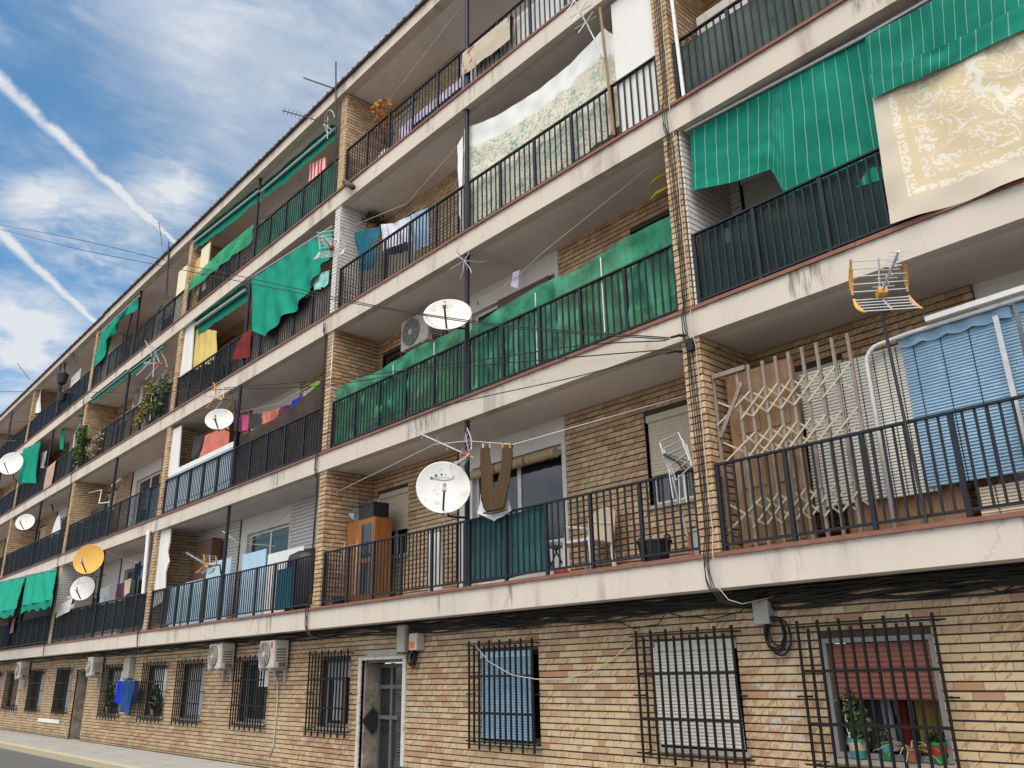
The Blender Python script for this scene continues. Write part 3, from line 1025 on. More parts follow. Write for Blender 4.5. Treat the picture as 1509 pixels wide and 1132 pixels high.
CAGES = {'red': (-4.45, -3.145), 'white': (-6.51, -5.21), 'blue': (-9.57, -8.27), 'dark': (-14.11, -12.815), 'half': (-17.20, -15.85)}
for kind, x0, x1, z0, z1 in GW:
    fcol = {'red': 'frame_g', 'white': 'frame_b', 'blue': 'frame_b'}.get(kind, 'frame_g')
    w = MB()
    t = .05
    yy = WY + .12 if kind != 'red' else WY + .02
    for a, c in ((x0 + .002, x0 + t), (x1 - t, x1 - .002)):
        w.box(a, c, yy, yy + .07, z0 + .003, z1 - .003)
    w.box(x0 + t, x1 - t, yy, yy + .07, z1 - t, z1 - .003)
    w.box(x0 + t, x1 - t, yy, yy + .07, z0 + .003, z0 + t)
    fr = obj('window', w, MAT[fcol], bld)
    s = MB(); s.box(x0 - .03, x1 + .03, WY - .045, WY + .12, z0 - .045, z0 - .003)
    obj('sill', s, MAT['concrete_box'], fr)
    if kind == 'red':
        blind(x0 + .06, x1 - .06, -1.40, z1 - .06, WY + .06, MAT['slat_red'], fr, .042)
        g = MB(); g.box(x0 + t, x1 - t, WY + .30, WY + .312, z0 + t, z1 - t)
        obj('glass', g, MAT['glass'], fr)
        for a, c, mt in ((-4.08, -3.92, 'c_charcoal'), (-3.78, -3.68, 'c_maroon'), (-3.60, -3.28, 'mustard'), (-3.92, -3.82, 'c_grey')):
            curtain(a, c, z0 + .06, -1.35, WY + .27 + (0.0 if mt != 'c_white' else .01), MAT[mt], fr, n=2)
    elif kind == 'white':
        blind(-6.33, -5.25, -1.885, -.86, WY - .02, MAT['slat_white'], fr, .034, tilt=-.02)
        r = MB(); r.box(-6.31, -5.25, WY - .035, WY + .02, -.90, -.80)
        obj('blind_box', r, MAT['slat_white'], fr)
    elif kind == 'blue':
        blind(-9.42, -8.42, -1.94, -.86, WY - .015, MAT['slat_blue'], fr, .032, tilt=.01)
        r = MB(); r.box(-9.43, -8.42, WY - .03, WY + .02, -.90, -.82)
        obj('blind_box', r, MAT['pale_blue'], fr)
    else:
        g = MB(); g.box(x0 + t, x1 - t, yy + .03, yy + .04, z0 + t, z1 - t)
        obj('glass', g, MAT['glass'], fr)
        if kind == 'dark':
            curtain(-13.66, -13.30, z0 + .1, -1.0, yy + .015, MAT['c_grey'], fr, n=3)
            g = MB(); g.box(-13.28, -13.2, yy - .012, yy - .002, z0 + .05, -.98)
            obj('sash', g, MAT['frame_b'], fr)
            g = MB(); g.box(x0 + .05, x1 - .05, yy - .03, yy - .015, z1 - .28, z1 - .03)
            obj('shutter_box', g, MAT['frame_g'], fr)
        elif kind == 'half':
            curtain(x0 + .45, x1 - .05, -1.27, z1 - .06, yy + .01, MAT['c_white'], fr, n=6)
        elif kind == 'drape':
            curtain(x0 + .06, x1 - .06, z0 + .06, z1 - .06, yy + .01, MAT['c_grey'], fr, n=6)
        elif kind == 'plants':
            curtain(x0 + .06, x1 - .06, z0 + .06, z1 - .06, yy + .01, MAT['c_white'], fr, n=6)
        else:
            blind(x0 + .06, x1 - .06, z0 + .06, z1 - .06, yy + .015, MAT['slat_cream'], fr)
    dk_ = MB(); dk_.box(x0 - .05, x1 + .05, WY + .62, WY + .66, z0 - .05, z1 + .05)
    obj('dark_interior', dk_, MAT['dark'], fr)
    ca = CAGES.get(kind, (x0 - .12, x1 + .10))
    cage(ca[0], ca[1], '')

# street doors
m = NT('rough_jamb_render', .95)
c = m.ramp(m.noise(m.P(), 3.0, 6, .7, dist=.5), [(.3, (.10, .075, .055)), (.5, (.21, .18, .15)), (.7, (.33, .29, .24))])
m.color(c)
m.bump(m.noise(m.P(), 9, 6, .7), .9, .03)
MAT['rough_jamb'] = m.mat
MAT['old_door'] = simple('old_grey_iron_door', (.10, .095, .09), .6, var=.3, dirt=(.045, .032, .024, .7))
for i, (x0, x1, z0, z1) in enumerate(GD):
    b = MB()
    rd = .42 if i == 0 else .75
    b.box(x0 + .001, x0 + .05, WY + .05, WY + rd, z0, z1)                # rough left jamb
    b.box(x1 - .04, x1 - .001, WY + .07, WY + rd, z0, z1)
    b.box(x0 + .05, x1 - .04, WY + .07, WY + rd, z1 - .04, z1)
    obj('door_recess', b, MAT['rough_jamb'], bld)
    if i == 0:
        b = MB()
        b.box(x0 - .085, x0 + .0, WY - .02, WY + .05, z0 + .12, z1 + .05)
        b.box(x1 - .0, x1 + .085, WY - .02, WY + .05, z0 + .3, z1 + .05)
        b.box(x0, x1, WY - .018, WY + .05, z1 - .0, z1 + .045)
        obj('door_frame', b, MAT['door_paint'], bld)
        b = MB(); b.box(x0 + .15, x1 - .18, WY - .012, WY + .03, z1 + .05, z1 + .15)
        obj('door_lintel', b, MAT['concrete_box'], bld)
    d = MB()
    y = WY + (.30 if i == 0 else .62)
    xa, xb = x0 + .05, x1 - .04
    xs = xa + (xb - xa) * .36
    for a, c in ((xa, xa + .05), (xs - .04, xs + .02), (xb - .05, xb)):
        d.box(a, c, y, y + .05, z0 + .02, z1 - .05)
    for zz in (z0 + .06, z0 + .95, z0 + 1.42, z1 - .09):
        d.box(xa + .05, xs - .04, y + .002, y + .048, zz - .03, zz + .03)
        d.box(xs + .02, xb - .05, y + .002, y + .048, zz - .03, zz + .03)
    dr_ = obj('street_door', d, MAT['old_door' if i == 0 else 'concrete_box'], bld)
    g = MB(); g.box(xa + .05, xb - .05, y + .03, y + .042, z0 + .05, z1 - .06)
    obj('door_glass', g, MAT['glass'], dr_)
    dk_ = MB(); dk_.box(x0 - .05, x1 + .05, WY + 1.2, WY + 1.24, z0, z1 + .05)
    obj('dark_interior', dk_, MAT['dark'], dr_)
    o = MB()
    zz = z0 + .2
    while zz < z1 - .75:                                                   # square spirals of the ironwork
        cx = (xs + xb) / 2 - .02
        for h in (.13, .085, .045):
            o.tube([(cx - h, y - .01, zz + .13 - h), (cx + h, y - .01, zz + .13 - h), (cx + h, y - .01, zz + .13 + h), (cx - h, y - .01, zz + .13 + h), (cx - h, y - .01, zz + .13 - h)], .010, 5)
        zz += .29
    obj('door_grille', o, MAT['old_door'], dr_)
# plain bricked cheek and diamond plate in the first doorway
b = MB()
c0 = Vector((-12.472, WY + .20, -1.80))
b.obox(c0, Vector((0, .707, .707)), Vector((0, -.707, .707)), Vector((1, 0, 0)), .145, .145, .012)
dp_ = obj('meter_hatch', b, MAT['dark_metal'], bld)

# ------------------------------------------------------------------ builders for the things on the balconies
def lerp_poly(pts, u):
    n = len(pts) - 1
    i = min(int(u * n), n - 1)
    t = u * n - i
    return pts[i].lerp(pts[i + 1], t)

def cloth(name, top, bot, y, mat, parent=None, amp=.02, folds=5, nu=28, nv=14, yb=None, seed=None, drape=.35, rough=.012, smooth=True):
    """a hanging cloth between a top and a bottom line (photo points put at depth y, or world points)"""
    seed = random.random() * 50 if seed is None else seed
    T = [Vector(p) if len(p) == 3 else at(p[0], p[1], y) for p in top]
    yb = y if yb is None else yb
    Bt = [Vector(p) if len(p) == 3 else at(p[0], p[1], yb) for p in bot]
    L = sum((T[i + 1] - T[i]).length for i in range(len(T) - 1))
    H = max((T[0] - Bt[0]).length, (T[-1] - Bt[-1]).length)
    def fn(u, v):
        a, c = lerp_poly(T, u), lerp_poly(Bt, u)
        p = a.lerp(c, v)
        w = drape + (1 - drape) * v
        ph = 1.7 * mnoise.noise(Vector((u * 2.1 + seed, v * 1.1, seed)))
        d = amp * w * math.sin(u * folds * 6.283 + ph * 2.2)
        d += rough * 2 * mnoise.noise(Vector((u * L * 3.1 + seed, v * H * 3.1, seed + 3)))
        edge = min(1, v * 9 + .25)
        p = p + Vector((0.25 * d, -d * edge, 0.0))
        p.z += .010 * mnoise.noise(Vector((u * L * 4 + seed, 9 + v, seed))) * (1 if v > .9 else 0)
        return p
    b = MB()
    b.grid(fn, nu, nv, L, H)
    return obj(name, b, mat, parent, smooth=smooth)

def hang(name, label, cat, top, bot, y, mat, group=None, **kw):
    o = cloth(name, top, bot, y, mat, None, **kw)
    return tag(o, label, cat, group)

def folded(name, label, cat, px0, px1, y, front, back, mat, group=None, folds=3, **kw):
    """a cloth laid over the rail: front drop and back drop"""
    z = None
    p, q = at(px0[0], px0[1], y), at(px1[0], px1[1], y)
    b = MB()
    L = (q - p).length
    sd = random.random() * 30
    def fn(u, v):
        a = p.lerp(q, u)
        s = v * (front + back + .05) - back
        wob = .02 * math.sin(u * folds * 6.28 + sd) + .02 * mnoise.noise(Vector((u * 4 + sd, v * 3, 1)))
        if s < 0:
            return Vector((a.x, .13 - wob * .5, a.z + s))
        if s < .05:
            return Vector((a.x, .13 - s * 2.4, a.z + .012))
        return Vector((a.x + wob * .3, y - .008 - abs(wob) * min(1, s * 3), a.z - (s - .05)))
    b.grid(fn, 20, 24, L, front + back)
    return tag(obj(name, b, mat, None, smooth=True), label, cat, group)

def line(name, label, pts, r=.004, mat='cord', sag=0.0, cat='clothesline', group=None, n=5):
    P = [Vector(p) for p in pts]
    if sag and len(P) == 2:
        P = [P[0].lerp(P[1], i / 12) - Vector((0, 0, sag * 4 * (i / 12) * (1 - i / 12))) for i in range(13)]
    b = MB(); b.tube(P, r, n)
    return tag(obj(name, b, MAT[mat], None, smooth=True), label, cat, group)

def peg(parent, p, mat):
    b = MB(); b.obox(Vector(p), Vector((1, 0, 0)), Vector((0, 1, 0)), Vector((0, 0, 1)), .007, .010, .035)
    return obj('clothes_peg', b, MAT[mat], parent)

def frame_of(d):
    d = Vector(d).normalized()
    s = d.cross(Vector((0, 0, 1))).normalized()
    u = s.cross(d).normalized()
    return d, s, u

def dish(label, c, nrm, R, mat, attach, flat=1.0, group='satellite dishes', arm=True, marks=None):
    c = Vector(c)
    d, s, u = frame_of(nrm)
    t = thing('satellite_dish', label, 'satellite dish', c, group)
    b = MB()
    rot = Matrix((s, u * 1.0, d)).transposed()
    prof = []
    N = 10
    for i in range(N + 1):
        r = R * i / N
        prof.append((max(r, .0005), .16 * R * (r / R) ** 2))
    back = [(r, z - .012) for r, z in prof[::-1]]
    rim = [(R + .012, .16 * R + .004), (R + .012, .16 * R - .010)]
    rot2 = Matrix((s, u * flat, d)).transposed()
    b.lathe(prof + rim + back, c, rot2, 40)
    obj('reflector', b, MAT[mat], t, smooth=True)
    low = c - u * R * flat + d * .16 * R
    feed = c + d * R * 1.02 - u * R * .42
    if arm:
        b = MB(); b.bar(low - d * .10, feed, .028, .022)
        obj('feed_arm', b, MAT['dark_metal'], t)
        b = MB()
        b.tube([feed - d * .02, feed + d * .07], .030, 10)
        b.tube([feed + u * .01, feed + u * .09 + d * .03], .024, 8)
        obj('feed_head', b, MAT['grey_pl'], t)
    b = MB()
    back_c = c - d * .05
    b.obox(back_c, s, u, d, .07, .09, .04)
    at_ = Vector(attach)
    mid = back_c - d * .14
    b.tube([back_c, mid, Vector((mid.x, mid.y, at_.z)).lerp(at_, .25), at_], .018, 8)
    obj('bracket', b, MAT['dark_metal'], t)
    if marks:
        b = MB()
        def onface(a, e):
            rr = math.hypot(a, e)
            return c - s * a + u * e * flat + d * (.16 * R * (rr / R) ** 2 + .006)
        for (a, e, sz) in ((-.20, .175, .032), (-.125, .225, .030), (-.03, .245, .024), (.045, .24, .013)):
            k = len(b.v)
            for i in range(10):
                an = i * math.pi / 5 + math.pi / 2
                rr = sz if i % 2 == 0 else sz * .42
                b.v.append(tuple(onface(a * R / .45 + rr * math.cos(an), e * R / .45 + rr * math.sin(an))))
            b.v.append(tuple(onface(a * R / .45, e * R / .45)))
            for i in range(10):
                b.face((k + i, k + (i + 1) % 10, k + 10))
        pts = [onface(.0 + .15 * math.cos(i * math.pi / 14), .165 - .045 * math.sin(i * math.pi / 14)) for i in range(-2, 14)]
        b.tube(pts, .0035, 4)
        for x in range(9):
            b.tube([onface(-.11 + x * .024, .158), onface(-.11 + x * .024 + .014, .160)], .003, 4)
        obj('printed_mark', b, MAT['ac_dark'], t)
    return t

def panel_antenna(label, c, d, tip, mast, up=None, size=.30, boom=.75, group='television antennas'):
    """corner reflector antenna: two grid panels, boom with directors, boxed dipole, mast"""
    c = Vector(c)
    d, s, u = frame_of(d)
    t = thing('television_antenna', label, 'antenna', c, group)
    b = MB()
    pl = size * 1.45
    for sg in (1, -1):
        ax = (d * .55 + u * sg * .83).normalized()
        for i in range(5):
            o = c + ax * (pl * (.16 + .20 * i))
            b.tube([o - s * size, o + s * size], .0065, 5)
        b.tube([c, c + ax * pl], .010, 5)
        for sx in (-1, 1):
            o = c + s * (size * sx)
            pts = [o + ax * (pl * (.08 + .94 * j / 5)) - d * (.035 * math.sin(math.pi * j / 5)) for j in range(6)]
            e = MB()
            wd_ = (.022, .036, .044, .036, .022)
            for j in range(5):
                e.bar(pts[j], pts[j + 1], .012, wd_[j], up=s)
            obj('end_plate', e, MAT[tip], t)
    obj('reflector_grid', b, MAT['alu'], t)
    b = MB()
    b.bar(c - d * .06, c + d * boom, .018)
    n = 9
    for i in range(n):
        o = c + d * (.14 + (boom - .16) * i / (n - 1))
        L = .10 - .004 * i
        b.tube([o - s * L + u * .012, o + s * L + u * .012], .004, 5)
        if i % 2 == 0:
            b.tube([o - u * .06, o + u * .06], .004, 5)
    obj('director_boom', b, MAT['alu'], t)
    b = MB(); b.obox(c + d * .06, d, s, u, .055, .04, .035)
    obj('dipole_box', b, MAT['orange' if tip == 'orange' else 'terra'], t)
    b = MB(); b.tube(mast, .016, 8)
    obj('mast', b, MAT['dark_metal' if tip == 'orange' else 'galv'], t)
    return t

def yagi(label, c, d, L, n, el, mast=None, group='television antennas', mat='alu', elup=False):
    c = Vector(c)
    d, s, u = frame_of(d)
    t = thing('yagi_antenna', label, 'antenna', c, group)
    b = MB()
    b.bar(c, c + d * L, .018)
    obj('boom', b, MAT[mat], t)
    b = MB()
    for i in range(n):
        o = c + d * (L * (i + .5) / n)
        ax = u if elup else s
        b.tube([o - ax * el, o + ax * el], .005, 5)
    obj('element', b, MAT[mat], t)
    if mast:
        b = MB(); b.tube(mast, .017, 8)
        obj('mast', b, MAT['dark_metal'], t)
    return t

def ac_unit(label, x0, x1, y0, y1, z0, z1, badge=False, fan=True, group='air conditioner units'):
    t = thing('air_conditioner', label, 'air conditioner', ((x0 + x1) / 2, (y0 + y1) / 2, z0), group)
    b = MB(); b.box(x0, x1, y0, y1, z0, z1)
    obj('casing', b, MAT['ac'], t, bevel=.018)
    r = min((x1 - x0) * .36, (z1 - z0) * .44)
    cx, cz = x0 + (x1 - x0) * .40, (z0 + z1) / 2
    b = MB()
    rot = Matrix(((1, 0, 0), (0, 0, 1), (0, 1, 0)))
    b.lathe([(.001, -.004), (r, -.004), (r, .012), (.001, .012)], (cx, y0 - .006, cz), Matrix(((1, 0, 0), (0, 0, -1), (0, 1, 0))), 28)
    obj('fan_opening', b, MAT['ac_dark'], t)
    b = MB()
    for q in (.25, .45, .65, .85, 1.0):
        b.tube([(cx + r * q * math.cos(a * .2618), y0 - .022, cz + r * q * math.sin(a * .2618)) for a in range(25)], .004, 4)
    for a in range(8):
        b.tube([(cx, y0 - .021, cz), (cx + r * math.cos(a * .785), y0 - .021, cz + r * math.sin(a * .785))], .004, 4)
    b.lathe([(.001, 0), (r * .2, 0), (r * .2, .01), (.001, .01)], (cx, y0 - .020, cz), Matrix(((1, 0, 0), (0, 0, -1), (0, 1, 0))), 14)
    obj('fan_guard', b, MAT['ac'], t)
    b = MB()
    for i in range(5):
        b.box(x1, x1 + .004, y0 + .05, y1 - .05, z0 + .12 + i * .05, z0 + .145 + i * .05)
    b.box(x1, x1 + .03, y0 + .10, y1 - .06, z0 + .02, z0 + .10)
    obj('side_louvre', b, MAT['ac_dark'], t)
    for xx in (x0 + .12, x1 - .12):
        b = MB()
        b.box(xx - .018, xx + .018, y0 - .02, WY if y1 < WY + .01 else y1 + .03, z0 - .035, z0 - .003)
        if y1 < WY + .02:
            b.box(xx - .018, xx + .018, y1, WY, z0 - .25, z0 - .035)
        obj('wall_bracket', b, MAT['galv'], t)
    if badge:
        b = MB(); b.box(x1 - .14, x1 - .06, y0 - .004, y0 + .002, z1 - .14, z1 - .05)
        obj('badge', b, MAT['red_mark'], t)
    return t

def leaves(b, c, rx, ry, rz, n, sz, droop=0.0, seed=0):
    r = random.Random(seed)
    for i in range(n):
        while True:
            q = Vector((r.uniform(-1, 1), r.uniform(-1, 1), r.uniform(-1, 1)))
            if .15 < q.length < 1: break
        p = Vector(c) + Vector((q.x * rx, q.y * ry, q.z * rz))
        a = Vector((r.gauss(0, 1), r.gauss(0, 1), r.gauss(0, .7) - droop)).normalized()
        e = a.cross(Vector((r.gauss(0, 1), r.gauss(0, 1), r.gauss(0, 1)))).normalized()
        L = sz * r.uniform(.6, 1.3); W = L * .38
        k = len(b.v)
        nn = a.cross(e) * L * .12
        b.v += [tuple(p), tuple(p + a * L * .5 + e * W + nn), tuple(p + a * L), tuple(p + a * L * .5 - e * W + nn)]
        b.face((k, k + 1, k + 2, k + 3))

def potted(label, base, R, H, pot_mat, fol, leaf='leaf', n=120, sz=.06, cat='plant', group=None, name='potted_plant', band=None, spiky=False, seed=1, stems=5):
    """pot > rim, foliage clumps and stems: fol is a list of (dx, dy, dz, rx, ry, rz)"""
    base = Vector(base)
    t = thing(name, label, cat, base, group)
    if R:
        b = MB()
        b.lathe([(.001, 0), (R * .72, 0), (R, H), (R * 1.08, H), (R * 1.08, H * .86), (R * .94, H * .86), (R * .94, H * .9), (.001, H * .9)], base, None, 18)
        pt = obj('pot', b, MAT[pot_mat], t, smooth=False)
        if band:
            q = .40
            b = MB(); b.lathe([(R * (.72 + .28 * q) + .003, H * q), (R * .97 + .006, H * .84)], base, None, 18)
            obj('band', b, MAT[band], pt)
    b, st = MB(), MB()
    r = random.Random(seed)
    if spiky:
        for i in range(n):
            a = r.uniform(0, 6.283)
            el = r.uniform(.1, .8)
            L = sz * r.uniform(.7, 1.2)
            p0 = base + Vector((0, 0, H * .9))
            pts = []
            for j in range(6):
                s_ = j / 5
                pts.append(p0 + Vector((math.cos(a) * L * s_ * math.cos(el), math.sin(a) * L * s_ * .5, L * (s_ * math.sin(el) * 1.2 - .55 * s_ * s_))))
            for j in range(5):
                b.bar(pts[j], pts[j + 1], .016 * (1 - j / 6), .004)
    else:
        for i, (dx, dy, dz, rx, ry, rz) in enumerate(fol):
            leaves(b, base + Vector((dx, dy, H + dz)), rx, ry, rz, n, sz, .2, seed * 17 + i)
            for j in range(stems):
                e = base + Vector((dx + r.uniform(-rx, rx) * .7, dy + r.uniform(-ry, ry) * .6, H + dz + r.uniform(-.2, .8) * rz))
                st.tube([base + Vector((r.uniform(-.3, .3) * R, 0, H * .8)), base.lerp(e, .55) + Vector((r.uniform(-.03, .03), 0, .03)), e], [.006, .005, .003], 5)
    obj('foliage', b, MAT[leaf], t)
    if st.v:
        obj('stem', st, MAT['stem'], t)
    return t

def box_thing(name, label, cat, x0, x1, y0, y1, z0, z1, mat, group=None, bevel=.01):
    b = MB(); b.box(x0, x1, y0, y1, z0, z1)
    o = obj(name, b, MAT[mat], None, bevel=bevel)
    return tag(o, label, cat, group)

def bucket(label, base, R0, R1, H, mat, handles=True, name='bucket'):
    t = thing(name, label, 'bucket', base)
    b = MB()
    b.lathe([(.001, 0), (R0, 0), (R1, H), (R1 + .012, H), (R1 + .012, H - .02), (R1 - .006, H - .02), (R0 - .01, .02), (.001, .02)], base, None, 22)
    obj('body', b, MAT[mat], t, smooth=False)
    if handles:
        b = MB()
        for sx in (-1, 1):
            x = base[0] + sx * (R1 - .01)
            b.tube([(x, base[1] - .05, base[2] + H), (x + sx * .01, base[1] - .035, base[2] + H + .05), (x + sx * .01, base[1] + .035, base[2] + H + .05), (x, base[1] + .05, base[2] + H)], .011, 6)
        obj('handle', b, MAT[mat], t)
    return t

def rollup(label, p, q, r, mat, group='green awnings', drop=0.0, cloth_px=None, y=-.02):
    """a rolled awning along the beam with a hanging scalloped valance"""
    p, q = Vector(p), Vector(q)
    t = thing('awning', label, 'awning', (p + q) / 2, group)
    b = MB(); b.tube([p + Vector((0, .03, .02)), q + Vector((0, .03, .02))], r * .35, 10)
    obj('roller', b, MAT['galv'], t)
    b = MB()
    L = (q - p).length
    def fn(u, v):
        a = p.lerp(q, u)
        w = mnoise.noise(Vector((u * L * 2.2, v * 2, p.x)))
        ang = 1.1 + v * 4.0
        if v < .6:
            return a + Vector((0, -r * math.cos(ang) * (1 + .2 * w), r * math.sin(ang) * (1 + .2 * w)))
        k = (v - .6) / .4
        s0 = Vector((0, -r * math.cos(3.5), r * math.sin(3.5)))
        return a + s0 + Vector((0, .02 * w, -k * (drop + .05 + .03 * abs(math.sin(u * L * 9)) + .05 * w)))
    b.grid(fn, int(L * 14), 14, L, 1.0)
    obj('canvas', b, MAT[mat], t, smooth=True)
    return t

# ================================================================== BAY A (right of the first pier)
YR = .13                                     # just inside the railings
# --- A, first balcony
wd = thing('wooden_door_leaf', 'weathered brown panelled wooden door leaning on end behind the folding lattice gate', 'door leaf', (-4.55, .36, .05))
b = MB(); b.box(-4.95, -4.12, .33, .37, .05, 2.02)
obj('leaf', b, MAT['wood_old'], wd)
b = MB()
for z0, z1 in ((.12, .62), (.72, 1.22), (1.32, 1.80)):
    for x0, x1 in ((-4.85, -4.58), (-4.49, -4.22)):
        b.box(x0, x1, .318, .329, z0, z1)
obj('raised_panel', b, MAT['wood_old'], wd)
gt = thing('folding_gate', 'rusty folding lattice security gate standing open behind the railing', 'folding gate', (-4.2, .2, .045))
tops = [(1051, 553), (1085, 542), (1102, 537.5), (1123, 532), (1142, 525), (1161, 519), (1181, 512), (1202, 505), (1225, 498), (1248, 491.6)]
gx = [at(p[0], p[1], .19) for p in tops]
b = MB()
for p in gx:
    b.box(p.x - .016, p.x + .016, .178, .202, .05, p.z)
obj('upright', b, MAT['gate'], gt)
for zc, h in ((.42, .15), (1.12, .14), (1.58, .14)):
    b = MB()
    for i in range(len(gx) - 2):
        xa, xb = gx[i].x, gx[i + 2].x
        b.bar((xa, .170, zc - h), (xb, .170, zc + h), .020, .006, up=(0, 1, 0))
        b.bar((xa, .210, zc + h), (xb, .210, zc - h), .020, .006, up=(0, 1, 0))
    obj('lattice', b, MAT['lattice'], gt)
b = MB()
b.bar((gx[0].x, .168, gx[0].z - .03), (gx[1].x + .12, .168, gx[1].z - .03), .05, .02, up=(0, 1, 0))
b.bar((gx[0].x + .03, .164, 1.30), (gx[1].x + .06, .164, 1.84), .045, .02, up=(0, 1, 0))
obj('brace', b, MAT['gate'], gt)

def hung_blind(label, x0, x1, z0, z1, y, mat, valance=None, pitch=.030):
    t = thing('slat_blind', label, 'blind', ((x0 + x1) / 2, y, z0), 'slat blinds hung on the balcony')
    blind(x0, x1, z0, z1, y, MAT[mat], t, pitch, 'slats', tilt=.012)
    b = MB()
    for i in range(4):
        x = x0 + (x1 - x0) * (i + .5) / 4
        b.box(x - .003, x + .003, y - .014, y - .010, z0, z1)
    obj('cord', b, MAT['iron'], t)
    if valance:
        b = MB(); b.grid(lambda u, v: Vector((x0 + (x1 - x0) * u, y - .03 + .012 * math.sin(u * 25), z1 + .02 - .12 * v - .02 * abs(math.sin(u * 14)) * v)), 40, 4, 1, 1)
        obj('valance', b, MAT[valance], t, smooth=True)
    return t
hung_blind('tall pale slat blind hanging behind the folding lattice gate', -4.14, -3.38, .40, 1.84, .45, 'slat_white', None, .034)
hung_blind('narrow white slat blind inside the bent white tube frame', -3.36, -2.90, .38, 1.84, .42, 'slat_white')
hung_blind('faded blue slat blind under the white bar', -3.02, -2.02, .42, 1.90, .40, 'slat_blue', 'slat_blue')
hung_blind('faded blue slat blind with the brightest top, against the leaning grey strut', -1.98, -.95, .35, 1.92, .40, 'slat_blue', 'slat_blue')
hung_blind('low cream slat blind near the floor, below the faded blue one', -2.62, -1.40, .06, .36, .46, 'slat_cream')
fr = thing('shade_frame', 'white bent tube frame holding the slat blinds', 'shade frame', (-2.6, .3, .05))
b = MB()
pts = [(-3.34, .34, .05), (-3.34, .34, 1.72)] + [(-3.34 + .16 * (1 - math.cos(a)), .34, 1.72 + .16 * math.sin(a)) for a in (.4, .8, 1.2, 1.57)] + [(-2.9, .34, 1.90), (.9, .34, 1.96)]
b.tube(pts, .022, 8)
obj('tube', b, MAT['frame_w'], fr, smooth=True)
b = MB(); b.bar((-2.70, .30, 1.96), (.9, .30, 2.02), .075, .05)
obj('top_bar', b, MAT['frame_w'], fr)
b = MB(); b.bar(at(1467, 466, .30), at(1520, 690, .30), .045, .03)
obj('strut', b, MAT['galv'], fr)
b = MB()
for i in range(6):
    x0 = -2.55 + i * .085
    b.tube([(x0 + .018 * math.sin(j * 1.6), .55, .10 + j * .035) for j in range(14)], .006, 5)
tag(obj('bed_spring_frame', b, MAT['galv'], None), 'grey wavy wire springs standing behind the railing', 'bed springs')
box_thing('low_board', 'low brown board behind the railing under the white blind', 'board', -3.85, -2.75, .50, .54, .05, .45, 'wood_old')
c = at(1297, 437, -.02)
panel_antenna('orange tipped grid antenna on a leaning brown pole before the slat blinds', c, (.62, -.72, .20), 'orange', [at(1366, 772, .03), at(1297, 452, .0), c + Vector((0, .02, .03))], size=.25, boom=.66)

# --- A, second balcony
aw = thing('awning', 'large pin-striped green awning, one corner tied up, hung above the dark green netting', 'awning', (-3.6, .1, 3.8), 'green awnings')
b = MB(); b.tube([at(1010, 193, .10), at(1275, 53, .10), at(1700, -190, .10)], .022, 8)
obj('roller', b, MAT['galv'], aw)
cloth('canvas', [(1017, 194), (1078, 162), (1138, 129), (1150, 122), (1212, 88), (1277, 54)], [(1020, 281), (1082, 268), (1136, 249), (1160, 292), (1235, 285), (1312, 262)], .125, MAT['awn_stripe'], aw, amp=.018, folds=2.2, nu=48, nv=24, seed=4)
aw2 = thing('awning', 'green pin-striped awning gathered into a fold above the beige bedspread', 'awning', (-1.8, .1, 4.2), 'green awnings')
cloth('canvas', [(1275, 55), (1345, 17), (1420, -25), (1509, -75), (1640, -150)], [(1283, 136), (1352, 104), (1426, 72), (1514, 30), (1640, -30)], .06, MAT['awn_stripe'], aw2, amp=.02, folds=2, nu=40, nv=18, seed=9)
cloth('rolled_hem', [(1279, 112), (1345, 86), (1405, 60), (1509, 6), (1640, -60)], [(1284, 145), (1347, 120), (1404, 92), (1512, 42), (1640, -18)], -.05, MAT['awn_stripe'], aw2, amp=.02, folds=1.5, nu=40, nv=8, seed=12, yb=-.06)
tl = at(1286, 142, .02); bl = at(1316, 331, .02)
hang('bedspread', 'beige bedspread woven with white ornament, spread outside the railing', 'bedspread', [tuple(at(1284, 134, .0)), tuple(at(1350, 100, .0)), tuple(at(1420, 62, .0)), tuple(at(1509, 20, .0)), tuple(at(1640, -50, .0)), tuple(at(1800, -130, .0))],
     [(bl.x + i * .68, -.042, bl.z - .02 - .06 * min(i, 1)) for i in range(6)], -.02, MAT['damask'], amp=.014, folds=3.5, nu=60, nv=30, seed=2, drape=.8)
hang('privacy_net', 'dark green netting tied inside the railing below the pin-striped awning', 'privacy netting', [(-5.0, .115, 3.775), (-2.45, .115, 3.76)], [(-5.0, .115, 2.87), (-2.45, .115, 2.87)], .115, MAT['net_dark'], 'privacy nettings', amp=.008, folds=5, nu=40, nv=12)
bucket('white plastic jug on the dark green balcony beside the pier', (-4.78, .45, 3.62), .07, .06, .25, 'white_pl', False, 'water_jug')
b = MB()
b.lathe([(.001, 0), (.17, .02), (.19, .12), (.14, .22), (.06, .26), (.001, .27)], (-4.45, .45, 3.62), None, 16)
tag(obj('black_bag', b, MAT['black_pl'], None, smooth=True), 'black plastic bag piled next to the white jug', 'bag')
b = MB(); b.grid(lambda u, v: Vector((-4.36 + .36 * u, .50 + .03 * math.sin(u * 9), 3.95 - .35 * v + .06 * math.sin(u * 5) - .1 * u)), 12, 8, 1, 1)
tag(obj('cloth_heap', b, MAT['c_beige'], None, smooth=True), 'beige cloth heaped beside the black bag', 'cloth')
box_thing('storage_table', 'table behind dark green netting carrying the jug and bag', 'table', -4.95, -3.95, .28, .75, 2.86, 3.62, 'frame_b')
box_thing('white_shutter', 'narrow white upright board beside the gap in the striped awning', 'board', -4.02, -3.88, .55, .62, 3.55, 4.72, 'frame_w')

